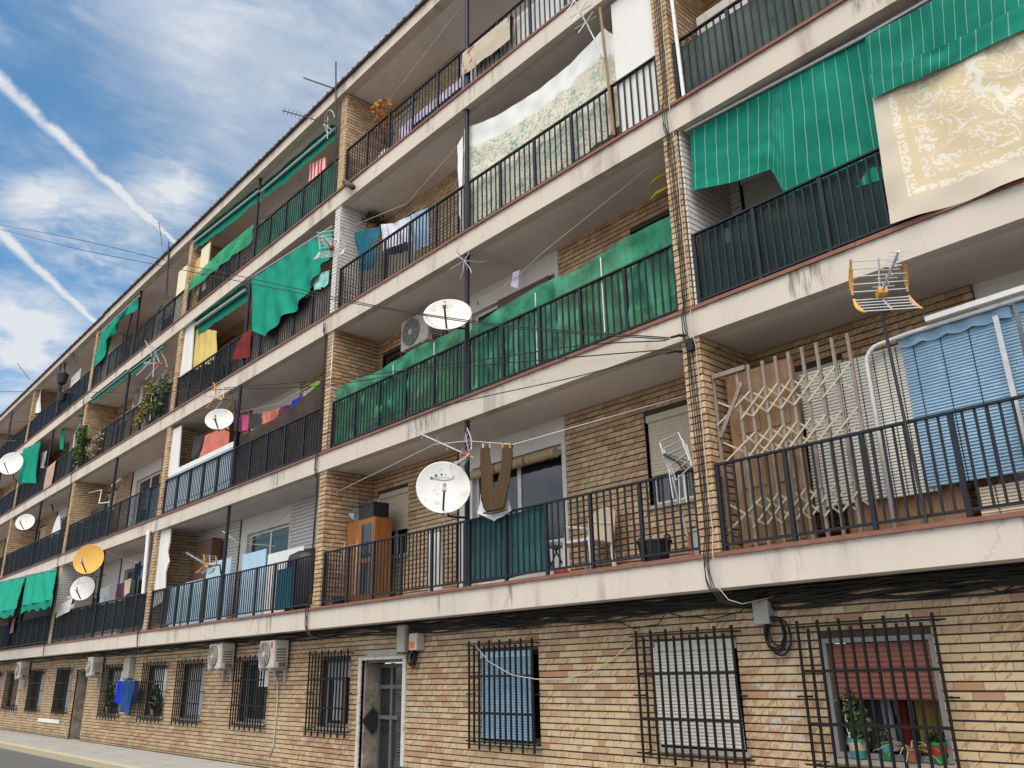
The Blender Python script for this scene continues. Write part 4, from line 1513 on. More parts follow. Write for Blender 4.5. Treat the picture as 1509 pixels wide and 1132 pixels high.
# --- A, third balcony
hang('privacy_net', 'grey green netting inside the topmost railing, under the pale cabinet', 'privacy netting', [(-5.0, .115, 6.52), (-.97, .115, 6.52)], [(-5.0, .115, 5.68), (-.97, .115, 5.68)], .115, net('grey_green_net', (.065, .095, .09), .92), 'privacy nettings', amp=.008, folds=6, nu=40, nv=10)
b = MB(); b.tube([at(1008, 146, -.0), at(985, -40, -.0)], .024, 10)
tag(obj('white_pipe', b, MAT['frame_w'], None), 'white upright pipe tied to the railing beside the first pier', 'pipe')
b = MB(); b.box(-4.85, -4.05, .40, .80, 5.95, 7.10)
cb = tag(obj('white_cabinet', b, MAT['ac'], None, bevel=.015), 'pale grey cabinet behind the grey green netting', 'cabinet')

# ================================================================== BAY B
# --- B, first balcony
cbt = thing('display_cabinet', 'varnished orange brown cabinet with a glazed door', 'cabinet', (-12.75, .6, .05))
b = MB()
X0, X1, Z0, Z1 = -13.22, -12.30, .05, 1.52
b.box(X0, X0 + .03, .45, .80, Z0, Z1); b.box(X1 - .03, X1, .45, .80, Z0, Z1); b.box(X0 + .03, X1 - .03, .45, .80, Z1 - .03, Z1)
b.box(X0 + .03, X1 - .03, .77, .80, Z0, Z1 - .03); b.box(X0 + .03, X1 - .03, .46, .77, Z0, Z0 + .1)
b.box(X0 + .03, (X0 + X1) / 2, .452, .47, Z0 + .1, Z1 - .03)
obj('carcass', b, MAT['wood'], cbt)
b = MB()
xm = (X0 + X1) / 2 + .004
for a, c in ((xm, xm + .05), (X1 - .075, X1 - .034)):
    b.box(a, c, .440, .458, Z0 + .1, Z1 - .034)
b.box(xm + .05, X1 - .075, .440, .458, Z0 + .1, Z0 + .16); b.box(xm + .05, X1 - .075, .440, .458, Z1 - .10, Z1 - .034); b.box(xm + .05, X1 - .075, .440, .458, .75, .82)
dd = obj('glazed_door', b, MAT['wood'], cbt)
b = MB(); b.box(xm + .05, X1 - .075, .446, .452, Z0 + .16, Z1 - .10)
obj('pane', b, MAT['glass'], dd)
cr = thing('plastic_crate', 'black plastic crate filled with bottles on the orange brown cabinet', 'crate', (-12.62, .6, 1.52))
b = MB()
cx, cy = -12.62, .62
for a in ((-.24, -.22, -.16, .16), (.22, .24, -.16, .16), (-.22, .22, -.16, -.14), (-.22, .22, .14, .16)):
    b.box(cx + a[0], cx + a[1], cy + a[2], cy + a[3], 1.522, 1.80)
b.box(cx - .22, cx + .22, cy - .14, cy + .14, 1.522, 1.54)
b.box(cx - .255, cx + .255, cy - .175, cy - .16, 1.77, 1.81)
obj('body', b, MAT['black_pl'], cr)
for i, dx in enumerate((-.13, -.02, .10)):
    b = MB()
    b.lathe([(.001, 1.545), (.045, 1.545), (.045, 1.80), (.018, 1.87), (.016, 1.89), (.001, 1.89)], (cx + dx, cy + .02 * i, 0), None, 10)
    tag(obj('bottle', b, MAT['grey_pl'], None, smooth=True), 'pale bottle top sticking out of the black crate on the cabinet', 'bottle', 'bottles in the black crate')
b = MB()
for i in range(5):
    leaves(b, (-13.02, .6, 1.60), .12, .10, .10, 6, .18, 0, i)
tag(obj('crumpled_bag', b, MAT['c_grey'], None, smooth=True), 'crumpled grey bag between the crate and the brick side wall', 'bag')
b = MB()
p0 = at(630, 872, .55)
b.obox(at(641, 828, .42), Vector((1, 0, 0)), Vector((0, 1, 0)), Vector((.10, -.12, 1)).normalized(), .17, .012, .44)
tag(obj('white_board', b, MAT['white_pl'], None, bevel=.006), 'white board leaning against the brick beneath the large dish', 'board')
b = MB()
b.tube([at(502, 880, .35), at(508, 800, .35)], .012, 6); b.tube([at(522, 876, .35), at(527, 796, .35)], .012, 6)
for i in range(6):
    b.tube([at(502 + i, 875 - i * 14, .35), at(522 + i, 872 - i * 14, .35)], .006, 5)
tag(obj('folded_rack', b, MAT['galv'], None), 'folded grey wire rack in front of the orange brown cabinet', 'drying rack')
bucket('small black tub on the floor beside the second pier', (-13.12, .28, .05), .09, .12, .14, 'black_pl', False)

dish('large white dish with printed stars on the middle post', at(653, 720, -.42), (.80, -.56, .12), .37, 'dish_w', (-9.288, .075, 1.02), marks=True)
c = at(692, 672, -.06)
panel_antenna('pale pink tipped grid antenna above the star printed dish', c, at(614, 637, -.70) - c, 'pinkish', [(-9.24, .02, 1.4), (-9.22, -.05, 1.75), c], size=.24, boom=.95)
ln = line('clothesline', 'white clothesline carrying brown trousers across the lowest balcony', [at(470, 738, .25), at(640, 655, .1), at(690, 650, -.06), at(757, 655, -.06), at(1010, 583, .35)], .006)
for px, mt in ((712, 'pinkish'), (722, 'aqua_pl'), (741, 'orange'), (752, 'orange')):
    if mt == 'aqua_pl': MAT['aqua_pl'] = simple('aqua_plastic', (.3, .5, .45), .5)
    peg(ln, at(px, 657, -.07), mt)
b = MB()
def trouser(b, rings, y):
    n = 18
    dense = []
    for i in range(len(rings) - 1):
        for j in range(4):
            dense.append(tuple(p + (q - p) * j / 4 for p, q in zip(rings[i], rings[i + 1])))
    dense.append(rings[-1])
    k0 = len(b.v)
    for px, py, w, th in dense:
        c = at(px, py, y)
        hw = w / 2 / FPX * (c - CAM_POS).dot(CAM_F)
        for k in range(n):
            a = 2 * math.pi * k / n
            wr = 1 + .22 * mnoise.noise(Vector((math.cos(a) * 1.7 + px * .2, math.sin(a) * 1.7, py * .09)))
            sq = abs(math.sin(a)) ** .6 * (1 if math.sin(a) > 0 else -1)
            fold = .010 * math.sin(math.cos(a) * 6 + py * .05)
            b.v.append((c.x + hw * 1.35 * wr * math.cos(a), c.y + th * .55 * wr * sq + fold, c.z + .006 * mnoise.noise(Vector((k * .9, py * .3, 2)))))
    for i in range(len(dense) - 1):
        for k in range(n):
            k2 = (k + 1) % n
            b.face((k0 + i * n + k, k0 + i * n + k2, k0 + (i + 1) * n + k2, k0 + (i + 1) * n + k))
    b.face([k0 + k for k in range(n)][::-1]); b.face([k0 + (len(dense) - 1) * n + k for k in range(n)])
trouser(b, [(715, 657, 16, .012), (714, 668, 15, .025), (716, 690, 17, .035), (718, 712, 19, .04), (721, 732, 24, .045), (724, 745, 25, .045), (727, 753, 24, .04)], -.06)
trouser(b, [(748, 656, 18, .012), (747, 667, 17, .025), (746, 690, 17, .035), (743, 712, 18, .04), (738, 732, 22, .045), (735, 745, 24, .045), (733, 752, 23, .04)], -.06)
tag(obj('trousers', b, MAT['c_brown'], None, smooth=True), 'brown trousers pegged upside down by both ankles', 'trousers')
tr_ = bpy.data.objects['trousers']
b = MB(); b.tube([at(713, 756, -.075), at(722, 757, -.10), at(733, 755, -.10), at(745, 751, -.075)], .014, 6)
obj('waistband', b, MAT['c_brown'], tr_, smooth=True)
hang('shirt', 'white shirt hanging low behind the brown trousers', 'shirt', [(708, 728), (730, 745), (748, 726)], [(702, 756), (728, 768), (753, 752)], .02, MAT['c_white'], amp=.02, folds=2, nu=14, nv=8)
hang('privacy_net', 'teal green sheet tied inside the railing below the brown trousers', 'privacy netting', [(689, 768), (747, 760), (806, 742)], [(688, 862), (750, 853), (812, 838)], .115, MAT['net_teal'], 'privacy nettings', amp=.014, folds=5, nu=36, nv=14)
for i, (a, bq) in enumerate(((-10.36, -9.75), (-9.70, -9.05), (-9.0, -8.38))):
    b = MB()
    rr = .075
    c0 = Vector((a, BY - .03, 1.96)); c1 = Vector((bq, BY - .03, 1.96))
    b.tube([c0, c1], rr, 12)
    for j in range(3):
        x = a + (bq - a) * (j + .5) / 3
        b.tube([(x, BY - .03 + (rr + .004) * math.cos(t), 1.96 + (rr + .004) * math.sin(t)) for t in [k * .7 for k in range(10)]], .006, 4)
    tag(obj('bamboo_blind', b, MAT['slat_bamboo'], None), ['rolled bamboo blind behind the grid antenna', 'rolled bamboo blind directly behind the brown trousers', 'rolled bamboo blind next to the bare brick, over the glazed door'][i], 'blind', 'rolled bamboo blinds')
ch = thing('garden_chair', 'pale plastic garden chair with rounded back on the lowest balcony', 'chair', (-7.35, .5, .05))
b = MB(); b.box(-7.60, -7.12, .30, .75, .45, .49)
obj('seat', b, MAT['white_pl'], ch, bevel=.01)
b = MB()
b.grid(lambda u, v: Vector((-7.60 + .48 * u, .74 + .05 * math.sin(u * math.pi) + .08 * v, .49 + (.38 + .10 * math.sin(u * math.pi)) * v)), 12, 8, 1, 1)
b.grid(lambda u, v: Vector((-7.60 + .48 * u, .76 + .05 * math.sin(u * math.pi) + .08 * v, .49 + (.38 + .10 * math.sin(u * math.pi)) * v)), 12, 8, 1, 1)
obj('backrest', b, MAT['c_beige'], ch, smooth=True)
for sx in (-7.58, -7.14):
    for sy in (.32, .73):
        b = MB(); b.bar((sx, sy, .45), (sx + (.03 if sx > -7.3 else -.03), sy, .05), .04)
        obj('leg', b, MAT['white_pl'], ch)
    b = MB(); b.tube([(sx, .32, .47), (sx, .34, .68), (sx, .74, .70)], .018, 6)
    obj('armrest', b, MAT['white_pl'], ch)
wk = thing('folding_stool', 'small grey folding stool with crossed blue legs beside the pale chair', 'stool', (-7.85, .4, .05))
b = MB(); b.box(-8.02, -7.72, .32, .58, .46, .52)
obj('seat', b, MAT['grey_pl'], wk, bevel=.01)
for a, c in (((-8.0, .33, .46), (-7.74, .33, .05)), ((-7.74, .36, .46), (-8.0, .36, .05)), ((-8.0, .55, .46), (-7.74, .55, .05))):
    b = MB(); b.tube([a, c], .011, 6)
    obj('leg', b, MAT['blue_pl'], wk)
b = MB(); b.lathe([(.001, 0), (.10, 0), (.11, .05), (.06, .10), (.001, .11)], (-7.62, .28, .05), None, 12)
tag(obj('red_basin', b, MAT['red_pl'], None), 'small dark red basin on the floor beside the folding stool', 'basin')
bucket('wide black rubber bucket with two lugs beside the bare brick wall', (-6.10, .28, .05), .155, .20, .26, 'black_pl')
b = MB(); b.box(-5.56, -5.50, .20, .50, .05, .38)
tag(obj('terracotta_slab', b, MAT['terra'], None), 'reddish brown slab on edge behind the pale grey bucket', 'slab')
bucket('pale grey mop bucket beside the first pier', (-5.42, .28, .05), .105, .14, .30, 'grey_pl', False)
b = MB(); b.tube([at(1013, 790, .3), at(990, 700, .3)], .012, 6)
mp_ = tag(obj('mop', b, MAT['galv'], None), 'thin grey mop handle standing out of the pale bucket', 'mop')
dk = thing('drying_rack', 'folded silver drying rack hooked on the handrail beside the first pier', 'drying rack', at(995, 700, .02))
b = MB()
for i, (dx, dy) in enumerate(((0, 0), (6, 10), (12, 18))):
    b.tube([at(972 + dx, 652 + dy, .02), at(1000 + dx, 638 + dy, -.02), at(1012 + dx * .6, 668 + dy, -.02), at(984 + dx, 690 + dy, .02), at(972 + dx, 652 + dy, .02)], .010, 6)
obj('frame', b, MAT['alu'], dk)
b = MB()
for i in range(5):
    b.tube([at(978 + i * 5, 668 + i * 3, -.03), at(1016, 680 + i * 7, .03)], .006, 5)
b.bar(at(978, 670, 0), at(1020, 694, .04), .03, .02)
obj('wire', b, MAT['dark_metal'], dk)
b = MB()
for (px, py), (qx, qy) in (((985, 690), (992, 735)), ((1000, 700), (1002, 742)), ((1008, 700), (1012, 740))):
    b.tube([at(px, py, .02), at(qx, qy, .02)], .008, 6)
obj('leg', b, MAT['alu'], dk)

# --- B, second balcony
for nm, xa, xb, lab, sd in (('l', -13.28, -9.34, 'bright green shade netting between the second pier and the rusty dish', 3), ('r', -9.24, -5.34, 'bright green shade netting between the rusty dish and the first pier', 8)):
    zt = (4.10, 4.02, 4.12, 4.06) if nm == 'l' else (4.00, 4.10, 4.16, 4.10, 4.22, 4.22)
    n = len(zt) - 1
    hang('privacy_net', lab, 'privacy netting', [(xa + (xb - xa) * i / n, .125, zt[i]) for i in range(n + 1)], [(xa, .125, 2.86), ((xa + xb) / 2, .12, 2.86), (xb, .125, 2.87)], .125, MAT['net_green'], 'privacy nettings',
         amp=.030, folds=9, nu=110, nv=30, rough=.038, seed=sd, drape=.6)
for i, px in enumerate(((580, 538), (640, 505), (789, 432), (885, 380))):
    p = at(px[0], px[1], .108)
    b = MB(); b.tube([(p.x, .108, p.z), (p.x, .108, 2.9)], .014, 6)
    tag(obj('net_stick', b, MAT['galv'], None), ['grey stick holding up the green netting near the second pier', 'grey stick holding up the green netting below the air conditioner', 'pale stick holding up the green netting, second from the rusty dish', 'grey stick holding up the green netting near the red framed window'][i], 'stick', 'sticks of the green netting')
ac_unit('air conditioner with a round fan on brick, half hidden by the rusty dish', -11.98, -11.14, .66, 1.0, 4.55, 5.14)
dish('rust spotted tilted dish on the middle post above green netting', at(660, 467, -.30), (.66, -.66, .34), .36, 'dish_r', (-9.288, .075, 3.98), flat=.86)
ln = line('clothesline', 'sagging clothesline with coloured pegs and one sock behind the rusty dish', [at(700, 447, .5), at(735, 428, .45), at(765, 405, .4), at(800, 372, .35), at(975, 232, .3)], .006)
for (px, py), mt in (((704, 444), 'terra'), ((718, 436), 'aqua_pl'), ((726, 430), 'orange'), ((745, 417), 'grey_pl')):
    peg(ln, at(px, py + 3, .47), mt)
hang('sock', 'grey and white sock pegged on the sagging line', 'sock', [(755, 402), (766, 398)], [(753, 422), (762, 424)], .42, MAT['c_lilac'], amp=.02, folds=1, nu=8, nv=6)
b = MB()
c = at(684, 384, -.04)
for dx, dy, dz in ((-.35, 0, -.01), (-.25, -.1, .2), (.12, .05, -.25), (-.1, 0, -.3), (.3, .2, -.05), (.1, -.2, .1), (-.12, .1, -.22), (.05, .05, .18)):
    b.tube([c, c + Vector((dx * .5 + .02, dy, dz * .6)), c + Vector((dx, dy * 1.1, dz))], .006, 5)
tag(obj('broken_antenna', b, MAT['alu'], None), 'broken antenna stub of bent rods at the post top above the rusty dish', 'antenna', 'television antennas')
blr = MB(); blr.obox(Vector((-9.0, BY - .02, 4.72)), Vector((1, 0, 0)), Vector((0, 1, 0)), Vector((0, 0, 1)), .62, .03, .13)
tag(obj('brown_blind', blr, MAT['frame_b'], None), 'dark brown rolled blind over the door behind the green netting', 'blind')
b = MB()
for z in (4.95, 5.17):
    b.tube([(-6.10 + .1, .62, z), (-5.85, .58, z + .02), (-5.62, .55, z)], [.006, .028, .008], 6)
pg_ = tag(obj('yellow_hook', b, MAT['yellow_pl'], None), 'pair of yellow plastic hooks on brick beside the first pier', 'hook')

# --- B, third balcony
hang('floral_sheet', 'long white topped sheet with green floral print hung inside the railing', 'sheet', [(684, 190), (730, 172), (790, 135), (840, 95), (890, 42), (918, 60)], [(684, 338), (760, 295), (845, 240), (932, 172)], .16, MAT['floral'], amp=.022, folds=9, nu=80, nv=30, seed=5, drape=.7)
hang('side_cloth', 'narrow white cloth edge hanging on the middle post beside the floral sheet', 'cloth', [(674, 215), (682, 200)], [(677, 318), (682, 330)], .12, MAT['white_sheet'], amp=.02, folds=1, nu=6, nv=10)
b = MB()
b.box(-6.02, -5.32, .10, .13, 5.66, 7.98)
tag(obj('white_screen', b, MAT['white_panel'], None), 'tall white screen board between the floral sheet and the first pier', 'screen')
b = MB()
pw = [at(905, 200, .04), at(893, 90, .02), at(884, 12, .0)]
b.tube(pw, .022, 8)
an = thing('television_antenna', 'star armed antenna on a wooden pole before the floral sheet', 'antenna', pw[0], 'television antennas')
obj('wooden_pole', b, MAT['wood_old'], an)
b = MB()
q0, q1 = at(890, 85, -.03), at(842, -8, -.3)
b.tube([q0, q1], .012, 6)
for s_ in (.55, .72, .9):
    o = q0.lerp(q1, s_)
    for a in range(6):
        v = Vector((math.cos(a * 1.047), .35 * math.sin(a * 1.047 + .4), math.sin(a * 1.047))) * .19
        b.tube([o, o + v], .006, 5)
obj('star_rods', b, MAT['galv'], an)
ln = line('clothesline', 'clothesline between the painted pier and the middle post', [at(503, 340, .25), at(600, 300, .25), at(674, 215, .2)], .005)
hang('towel', 'teal towel looped over the line beside the white painted pier', 'towel', [(522, 343), (540, 338), (560, 334)], [(525, 368), (536, 382), (558, 350)], .26, MAT['c_teal'], amp=.03, folds=1.5)
hang('towel', 'teal cloth ends showing through the bars beneath the looped teal towel', 'towel', [(527, 372), (556, 368)], [(532, 399), (552, 396)], .22, MAT['c_teal'], amp=.02, folds=1.5)
hang('shirt', 'white checked shirt on the line beside the teal towel', 'shirt', [(561, 331), (580, 329), (604, 318)], [(566, 372), (585, 362), (606, 354)], .25, MAT['check'], amp=.03, folds=3)
hang('shirt', 'blue grey shirt on the line next to the middle post', 'shirt', [(605, 317), (630, 306)], [(608, 372), (633, 360)], .25, MAT['c_sky'], amp=.03, folds=2)
hang('black_garment', 'black garments hanging below the checked shirt behind the bars', 'garment', [(567, 368), (600, 356)], [(568, 378), (602, 370)], .24, MAT['c_black'], amp=.02, folds=4, nu=16, nv=4)
potted('round dark bush hanging under the ceiling above the teal towel', at(547, 340, .7), .10, .12, 'terra', [(0, 0, .12, .26, .22, .17)], 'leaf_d', 220, .07, 'plant', None, 'hanging_plant', seed=4)
rk = thing('drying_rack', 'white umbrella drying rack beside the white painted pier', 'drying rack', at(512, 420, .5))
b = MB()
cc = at(514, 350, .5)
for a in range(5):
    v = Vector((math.cos(a * 1.257 + .4) * .62, math.sin(a * 1.257 + .4) * .3, .24))
    b.tube([cc - Vector((0, 0, .25)), cc + v], .009, 5)
for r_ in (.45, .75, 1.0):
    pts = [cc - Vector((0, 0, .25)) + (Vector((math.cos(a * 1.257 + .4) * .62, math.sin(a * 1.257 + .4) * .3, .49))) * r_ for a in range(6)]
    b.tube(pts, .004, 4)
b.tube([cc - Vector((0, 0, .25)), cc - Vector((0, 0, 1.5))], .014, 6)
obj('frame', b, MAT['white_pl'], rk)
c = at(490, 368, -.28)
panel_antenna('orange boxed grid antenna fixed to the white painted pier', c, (.55, -.8, .1), 'pinkish', [(-13.44, .03, 7.3), (-13.5, -.1, 7.25), c], size=.26, boom=.45)

# --- B, fourth balcony
folded('rug', 'beige rug with dark red rosettes over the topmost railing', 'rug', (682, 78), (752, 22), .035, .52, .35, MAT['rug'], folds=1)
potted('tall potted plant with orange brown leaves at the topmost railing', (-12.15, .3, 8.46), .13, .22, 'terra', [(0, -.1, 1.10, .30, .24, .26), (.02, -.05, .65, .16, .14, .28)], 'leaf_o', 170, .085, seed=6)
b = MB(); b.grid(lambda u, v: Vector((-13.15 + .75 * u, .5 + .15 * math.sin(v * 3), 9.05 + .35 * math.sin(u * 3.1) * math.sin(v * 3.1 + .1))), 12, 10, 1, 1)
tag(obj('white_cover', b, MAT['c_white'], None, smooth=True), 'rounded white cover in the corner by the orange leaved plant', 'cover')
hang('hanging_laundry', 'pale mixed laundry behind the topmost bars past the orange leaved plant', 'laundry', [(-11.8, .38, 9.25), (-9.5, .38, 9.25)], [(-11.8, .38, 8.5), (-9.5, .38, 8.5)], .3, MAT['c_lilac'], amp=.05, folds=6)
hang('hanging_laundry', 'dark blue laundry low behind the topmost bars', 'laundry', [(-11.2, .30, 8.95), (-9.7, .30, 8.95)], [(-11.2, .30, 8.5), (-9.7, .30, 8.5)], .3, MAT['c_navy'], amp=.05, folds=5)
hang('white_sheet', 'white sheet behind the topmost bars below the rug', 'sheet', [(-9.2, .2, 9.3), (-6.6, .2, 9.3)], [(-9.2, .2, 8.5), (-6.6, .2, 8.5)], .2, MAT['white_sheet'], amp=.03, folds=7)
line('clothesline', 'long thin clothesline rising under the eave to the middle post', [at(545, 185, .5), at(683, 5, .2)], .006)
line('clothesline', 'thin clothesline under the eave from the middle post to the wall', [at(664, 82, .8), at(682, 12, .2)], .004)
line('drain_spout', 'dark clay drain spout at the fourth floor edge', [at(508, 268, -.02), at(520, 276, -.16)], .06, 'tile', cat='spout', n=8)

# ================================================================== BAY C
# --- C, first balcony
b = MB()
pts = [at(231, 784, .09), at(251, 779, .09), at(249, 800, .09), at(246, 815, .09), at(248, 828, .09), at(243, 845, .09), at(241, 885, .09), at(218, 900, .09)]
b.prism([(p.x, p.z) for p in pts][::-1], .10, .13)
tag(obj('white_board', b, MAT['white_panel'], None), 'tall white board with a broken edge beside the third pier, lowest balcony', 'board')
for i, (x0, x1, z1, mt, lab) in enumerate(((-21.2, -20.35, 1.02, 'pale_blue', 'low pale blue board behind the railing, next to the broken white board'), (-20.3, -19.3, 1.08, 'pale_blue', 'second pale blue board, lower than the one by the post'),
        (-19.2, -17.9, 1.42, 'pale_blue', 'tallest pale blue board behind the small orange antenna'), (-17.4, -16.3, 1.42, 'pale_blue', 'pale blue board between the post and a white board'),
        (-16.25, -14.75, 1.30, 'white_pl', 'white board standing against the dark water butt'))):
    b = MB()
    b.box(x0, x1, .30 + .03 * i, .32 + .03 * i, .05, z1)
    for q in (.33, .66):
        b.box(x0 + (x1 - x0) * q - .012, x0 + (x1 - x0) * q + .012, .292 + .03 * i, .30 + .03 * i, .05, z1)
    tag(obj('upright_board', b, MAT[mt], None), lab, 'board', 'boards behind the railing')
t = thing('water_butt', 'large dark round water butt behind the railing next to the second pier', 'water butt', (-14.65, .55, .05))
b = MB(); b.lathe([(.001, 0), (.42, 0), (.44, .3), (.44, .9), (.40, 1.06), (.25, 1.14), (.001, 1.16)], (-14.72, .56, .05), None, 22)
obj('tank', b, MAT['black_pl'], t, smooth=True)
b = MB(); b.lathe([(.001, 0), (.14, 0), (.14, .04), (.001, .05)], (-14.72, .56, 1.20), None, 14)
obj('lid', b, MAT['black_pl'], t)
box_thing('blue_crate', 'dark teal box pressed against the railing before the water butt', 'box', -15.15, -14.55, .11, .14, .10, .86, 'c_teal')
b = MB(); b.lathe([(.001, 0), (.17, 0), (.20, .75), (.001, .78)], (-13.95, .45, .10), None, 16)
tag(obj('red_bin', b, MAT['red_pl'], None), 'dark red bin between the water butt and the second pier', 'bin')
bucket('small yellow bucket at the foot of the second pier', (-13.78, .25, .05), .12, .15, .22, 'yellow_pl')
b = MB(); b.box(-21.45, -21.0, .16, .28, .05, .17)
tag(obj('planter_tray', b, MAT['terra'], None, bevel=.02), 'pale terracotta tray at the foot of the broken white board', 'tray')
c = at(309, 835, -.05)
panel_antenna('small orange boxed antenna pointing outward on the lowest post of the boards balcony', c, (-.86, -.3, .42), 'orange', [(-17.60, .03, 1.0), (-17.58, -.02, 1.2), c], size=.17, boom=.85)
line('clothesline', 'slack white clothesline at the post above the pale blue boards', [at(328, 783, .1), at(345, 794, .4), at(372, 797, .7), at(420, 760, .8), at(452, 722, .6)], .008)
line('clothesline', 'lower slack white line above the white board', [at(328, 783, .1), at(350, 800, .4), at(405, 805, .7)], .008)
box_thing('dark_recess_block', 'dark block standing in for the shadowy recess behind the broken white board', 'cupboard', -20.9, -19.95, .72, .98, .05, 2.15, 'frame_b')  # dark block added in place of a recess that is only in shadow
# --- C, second balcony
b = MB()
pts = [at(254, 634, .10), at(267, 627, .10), at(262, 690, .10), at(246, 705, .10)]
b.prism([(p.x, p.z) for p in pts][::-1], .10, .13)
tag(obj('white_board', b, MAT['white_panel'], None), 'white board next to the third pier, beside the pink sheet', 'board')
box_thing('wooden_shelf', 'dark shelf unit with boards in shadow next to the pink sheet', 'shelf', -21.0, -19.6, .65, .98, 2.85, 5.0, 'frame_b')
b = MB()
b.box(-21.65, -17.66, .105, .120, 2.90, 3.90)
tag(obj('rail_panel', b, MAT['pale_blue_sheet'], None), 'pale blue grey panel filling the railing below the pink sheet', 'panel')
b = MB(); b.box(-21.62, -17.66, .095, .13, 3.86, 3.99)
tag(obj('white_ledge', b, MAT['white_pl'], None), 'white ledge board along the handrail below the pink sheet', 'ledge')
hang('pink_sheet', 'large salmon pink sheet hung at the post behind the white ledge', 'sheet', [(302, 642), (338, 626)], [(294, 680), (338, 662)], .3, MAT['c_coral'], amp=.03, folds=2.5)
hang('dark_sheet', 'dark grey cloth next to the salmon pink sheet', 'sheet', [(286, 645), (301, 640)], [(283, 676), (293, 672)], .34, MAT['c_charcoal'], amp=.03, folds=2)
hang('privacy_net', 'dark brown cloth tied inside the railing and raised towards the second pier', 'privacy netting', [(-17.5, .125, 4.05), (-15.6, .125, 4.08), (-13.62, .125, 4.42)], [(-17.5, .125, 2.9), (-13.62, .125, 2.9)], .125, MAT['net_brown'], 'privacy nettings', amp=.02, folds=6, nu=50, nv=16)
ln = line('clothesline', 'clothesline loaded with coloured washing above the dark brown cloth', [at(340, 610, .35), at(410, 595, .4), at(472, 560, .4)], .006)
for i, (a, bq, dy, k, lab) in enumerate((((347, 611), (356, 610), 26, 'plum', 'dark plum garment next to the post behind the white dish'), ((352, 612), (366, 611), 24, 'pink', 'bright pink garment on the loaded line'),
        ((367, 610), (386, 609), 22, 'charcoal', 'charcoal garment between pink and coral washing'), ((388, 608), (399, 606), 18, 'coral', 'lighter coral towel hung against its twin'),
        ((399, 606), (411, 601), 18, 'salmon', 'darker coral towel on the loaded line'), ((413, 600), (426, 596), 16, 'plum', 'dark garment between coral and blue washing'),
        ((430, 591), (445, 583), 14, 'royal', 'bright blue garment on the loaded line'), ((449, 577), (457, 572), 12, 'grey', 'grey garment between blue and green washing'), ((459, 568), (471, 560), 20, 'lime', 'lime green garment next to the second pier'))):
    hang('garment', lab, 'garment', [a, bq], [(a[0] - 2, a[1] + dy), (bq[0] - 1, bq[1] + dy)], .36, MAT['c_' + k], 'washing on the loaded line', amp=.035, folds=1.5, nu=12, nv=8)
dish('white dish on a bent black arm at the post before the salmon pink sheet', at(324, 619, -.45), (.72, -.62, .14), .30, 'dish_w', (-17.60, .075, 4.15), flat=.80)
c = at(330, 588, -.1)
panel_antenna('orange tipped grid antenna above the white dish on the bent arm', c, (-.85, -.3, .25), 'orange', [(-17.6, .02, 4.6), (-17.58, -.04, 4.9), c], size=.25, boom=.8)
# --- C, third balcony
b = MB()
pts = [at(269, 487, .10), at(286, 476, .10), at(281, 545, .10), at(262, 560, .10)]
b.prism([(p.x, p.z) for p in pts][::-1], .10, .13)
tag(obj('white_board', b, MAT['white_panel'], None), 'white board beside the yellow curtain', 'board')
hang('curtain', 'pale yellow curtain hung below the small bunched awning', 'curtain', [(284, 486), (300, 484), (320, 488)], [(278, 527), (286, 545), (308, 536), (318, 528)], .2, MAT['c_yellow'], amp=.05, folds=5, nu=40, seed=3)
hang('maroon_cloth', 'maroon garment draped over the handrail at the middle post', 'garment', [(349, 508), (360, 490), (371, 485)], [(343, 530), (355, 530), (366, 526)], .03, MAT['c_maroon'], amp=.03, folds=2)
rollup('bunched green awning remnant above the yellow curtain', at(286, 480, .05), at(360, 428, .05), .13, 'awn', drop=.12)
aw = thing('awning', 'long wrinkled green awning with torn lower edge, reaching below the handrail', 'awning', (-15.6, -.05, 7.6), 'green awnings')
b = MB(); b.tube([at(366, 412, .05), at(490, 334, .05)], .025, 8)
obj('roller', b, MAT['galv'], aw)
cloth('canvas', [(370, 412), (405, 389), (450, 360), (489, 336)], [(371, 487), (392, 496), (412, 470), (438, 455), (454, 425), (470, 398), (488, 374)], -.01, MAT['awn'], aw, amp=.05, folds=6, nu=70, nv=30, seed=7, yb=-.05)
hang('reed_mat', 'grey brown reed mat behind the bars below the wrinkled awning', 'reed mat', [(-17.5, .13, 6.50), (-13.62, .13, 6.50)], [(-17.5, .13, 5.68), (-13.62, .13, 5.68)], .13, MAT['reed'], amp=.012, folds=30, nu=120, nv=8)
hang('green_cloth', 'pale green cloth thrown over the handrail beside the white painted pier', 'cloth', [(464, 412), (474, 402), (486, 398)], [(462, 430), (474, 424), (482, 418)], .03, MAT['c_aqua'], amp=.03, folds=2)
# --- C, fourth balcony
rollup('rolled dark green awning under the eave above the flapping netting', at(284, 358, -.02), at(380, 282, -.02), .10, 'awn', drop=.10)
rollup('rolled green awning under the eave above the striped towel', at(384, 282, -.02), at(492, 190, -.02), .10, 'awn', drop=.06)
hang('privacy_net', 'green netting flapping over the topmost railing by the cream cupboard', 'privacy netting', [(-21.6, .04, 9.52), (-19.6, .04, 9.60), (-17.66, .04, 9.55)], [(-21.6, .03, 9.12), (-19.6, .03, 9.12), (-17.66, .03, 9.05)], .035, MAT['net_top'], 'privacy nettings', amp=.03, folds=4, nu=44, nv=10)
hang('privacy_net', 'green netting inside the topmost railing, below the red striped towel', 'privacy netting', [(-17.5, .125, 9.55), (-16.2, .125, 9.42), (-14.8, .125, 9.35), (-13.62, .125, 9.55)], [(-17.5, .125, 8.46), (-13.62, .125, 8.46)], .125, MAT['net_green'], 'privacy nettings', amp=.03, folds=8, nu=60, nv=16)
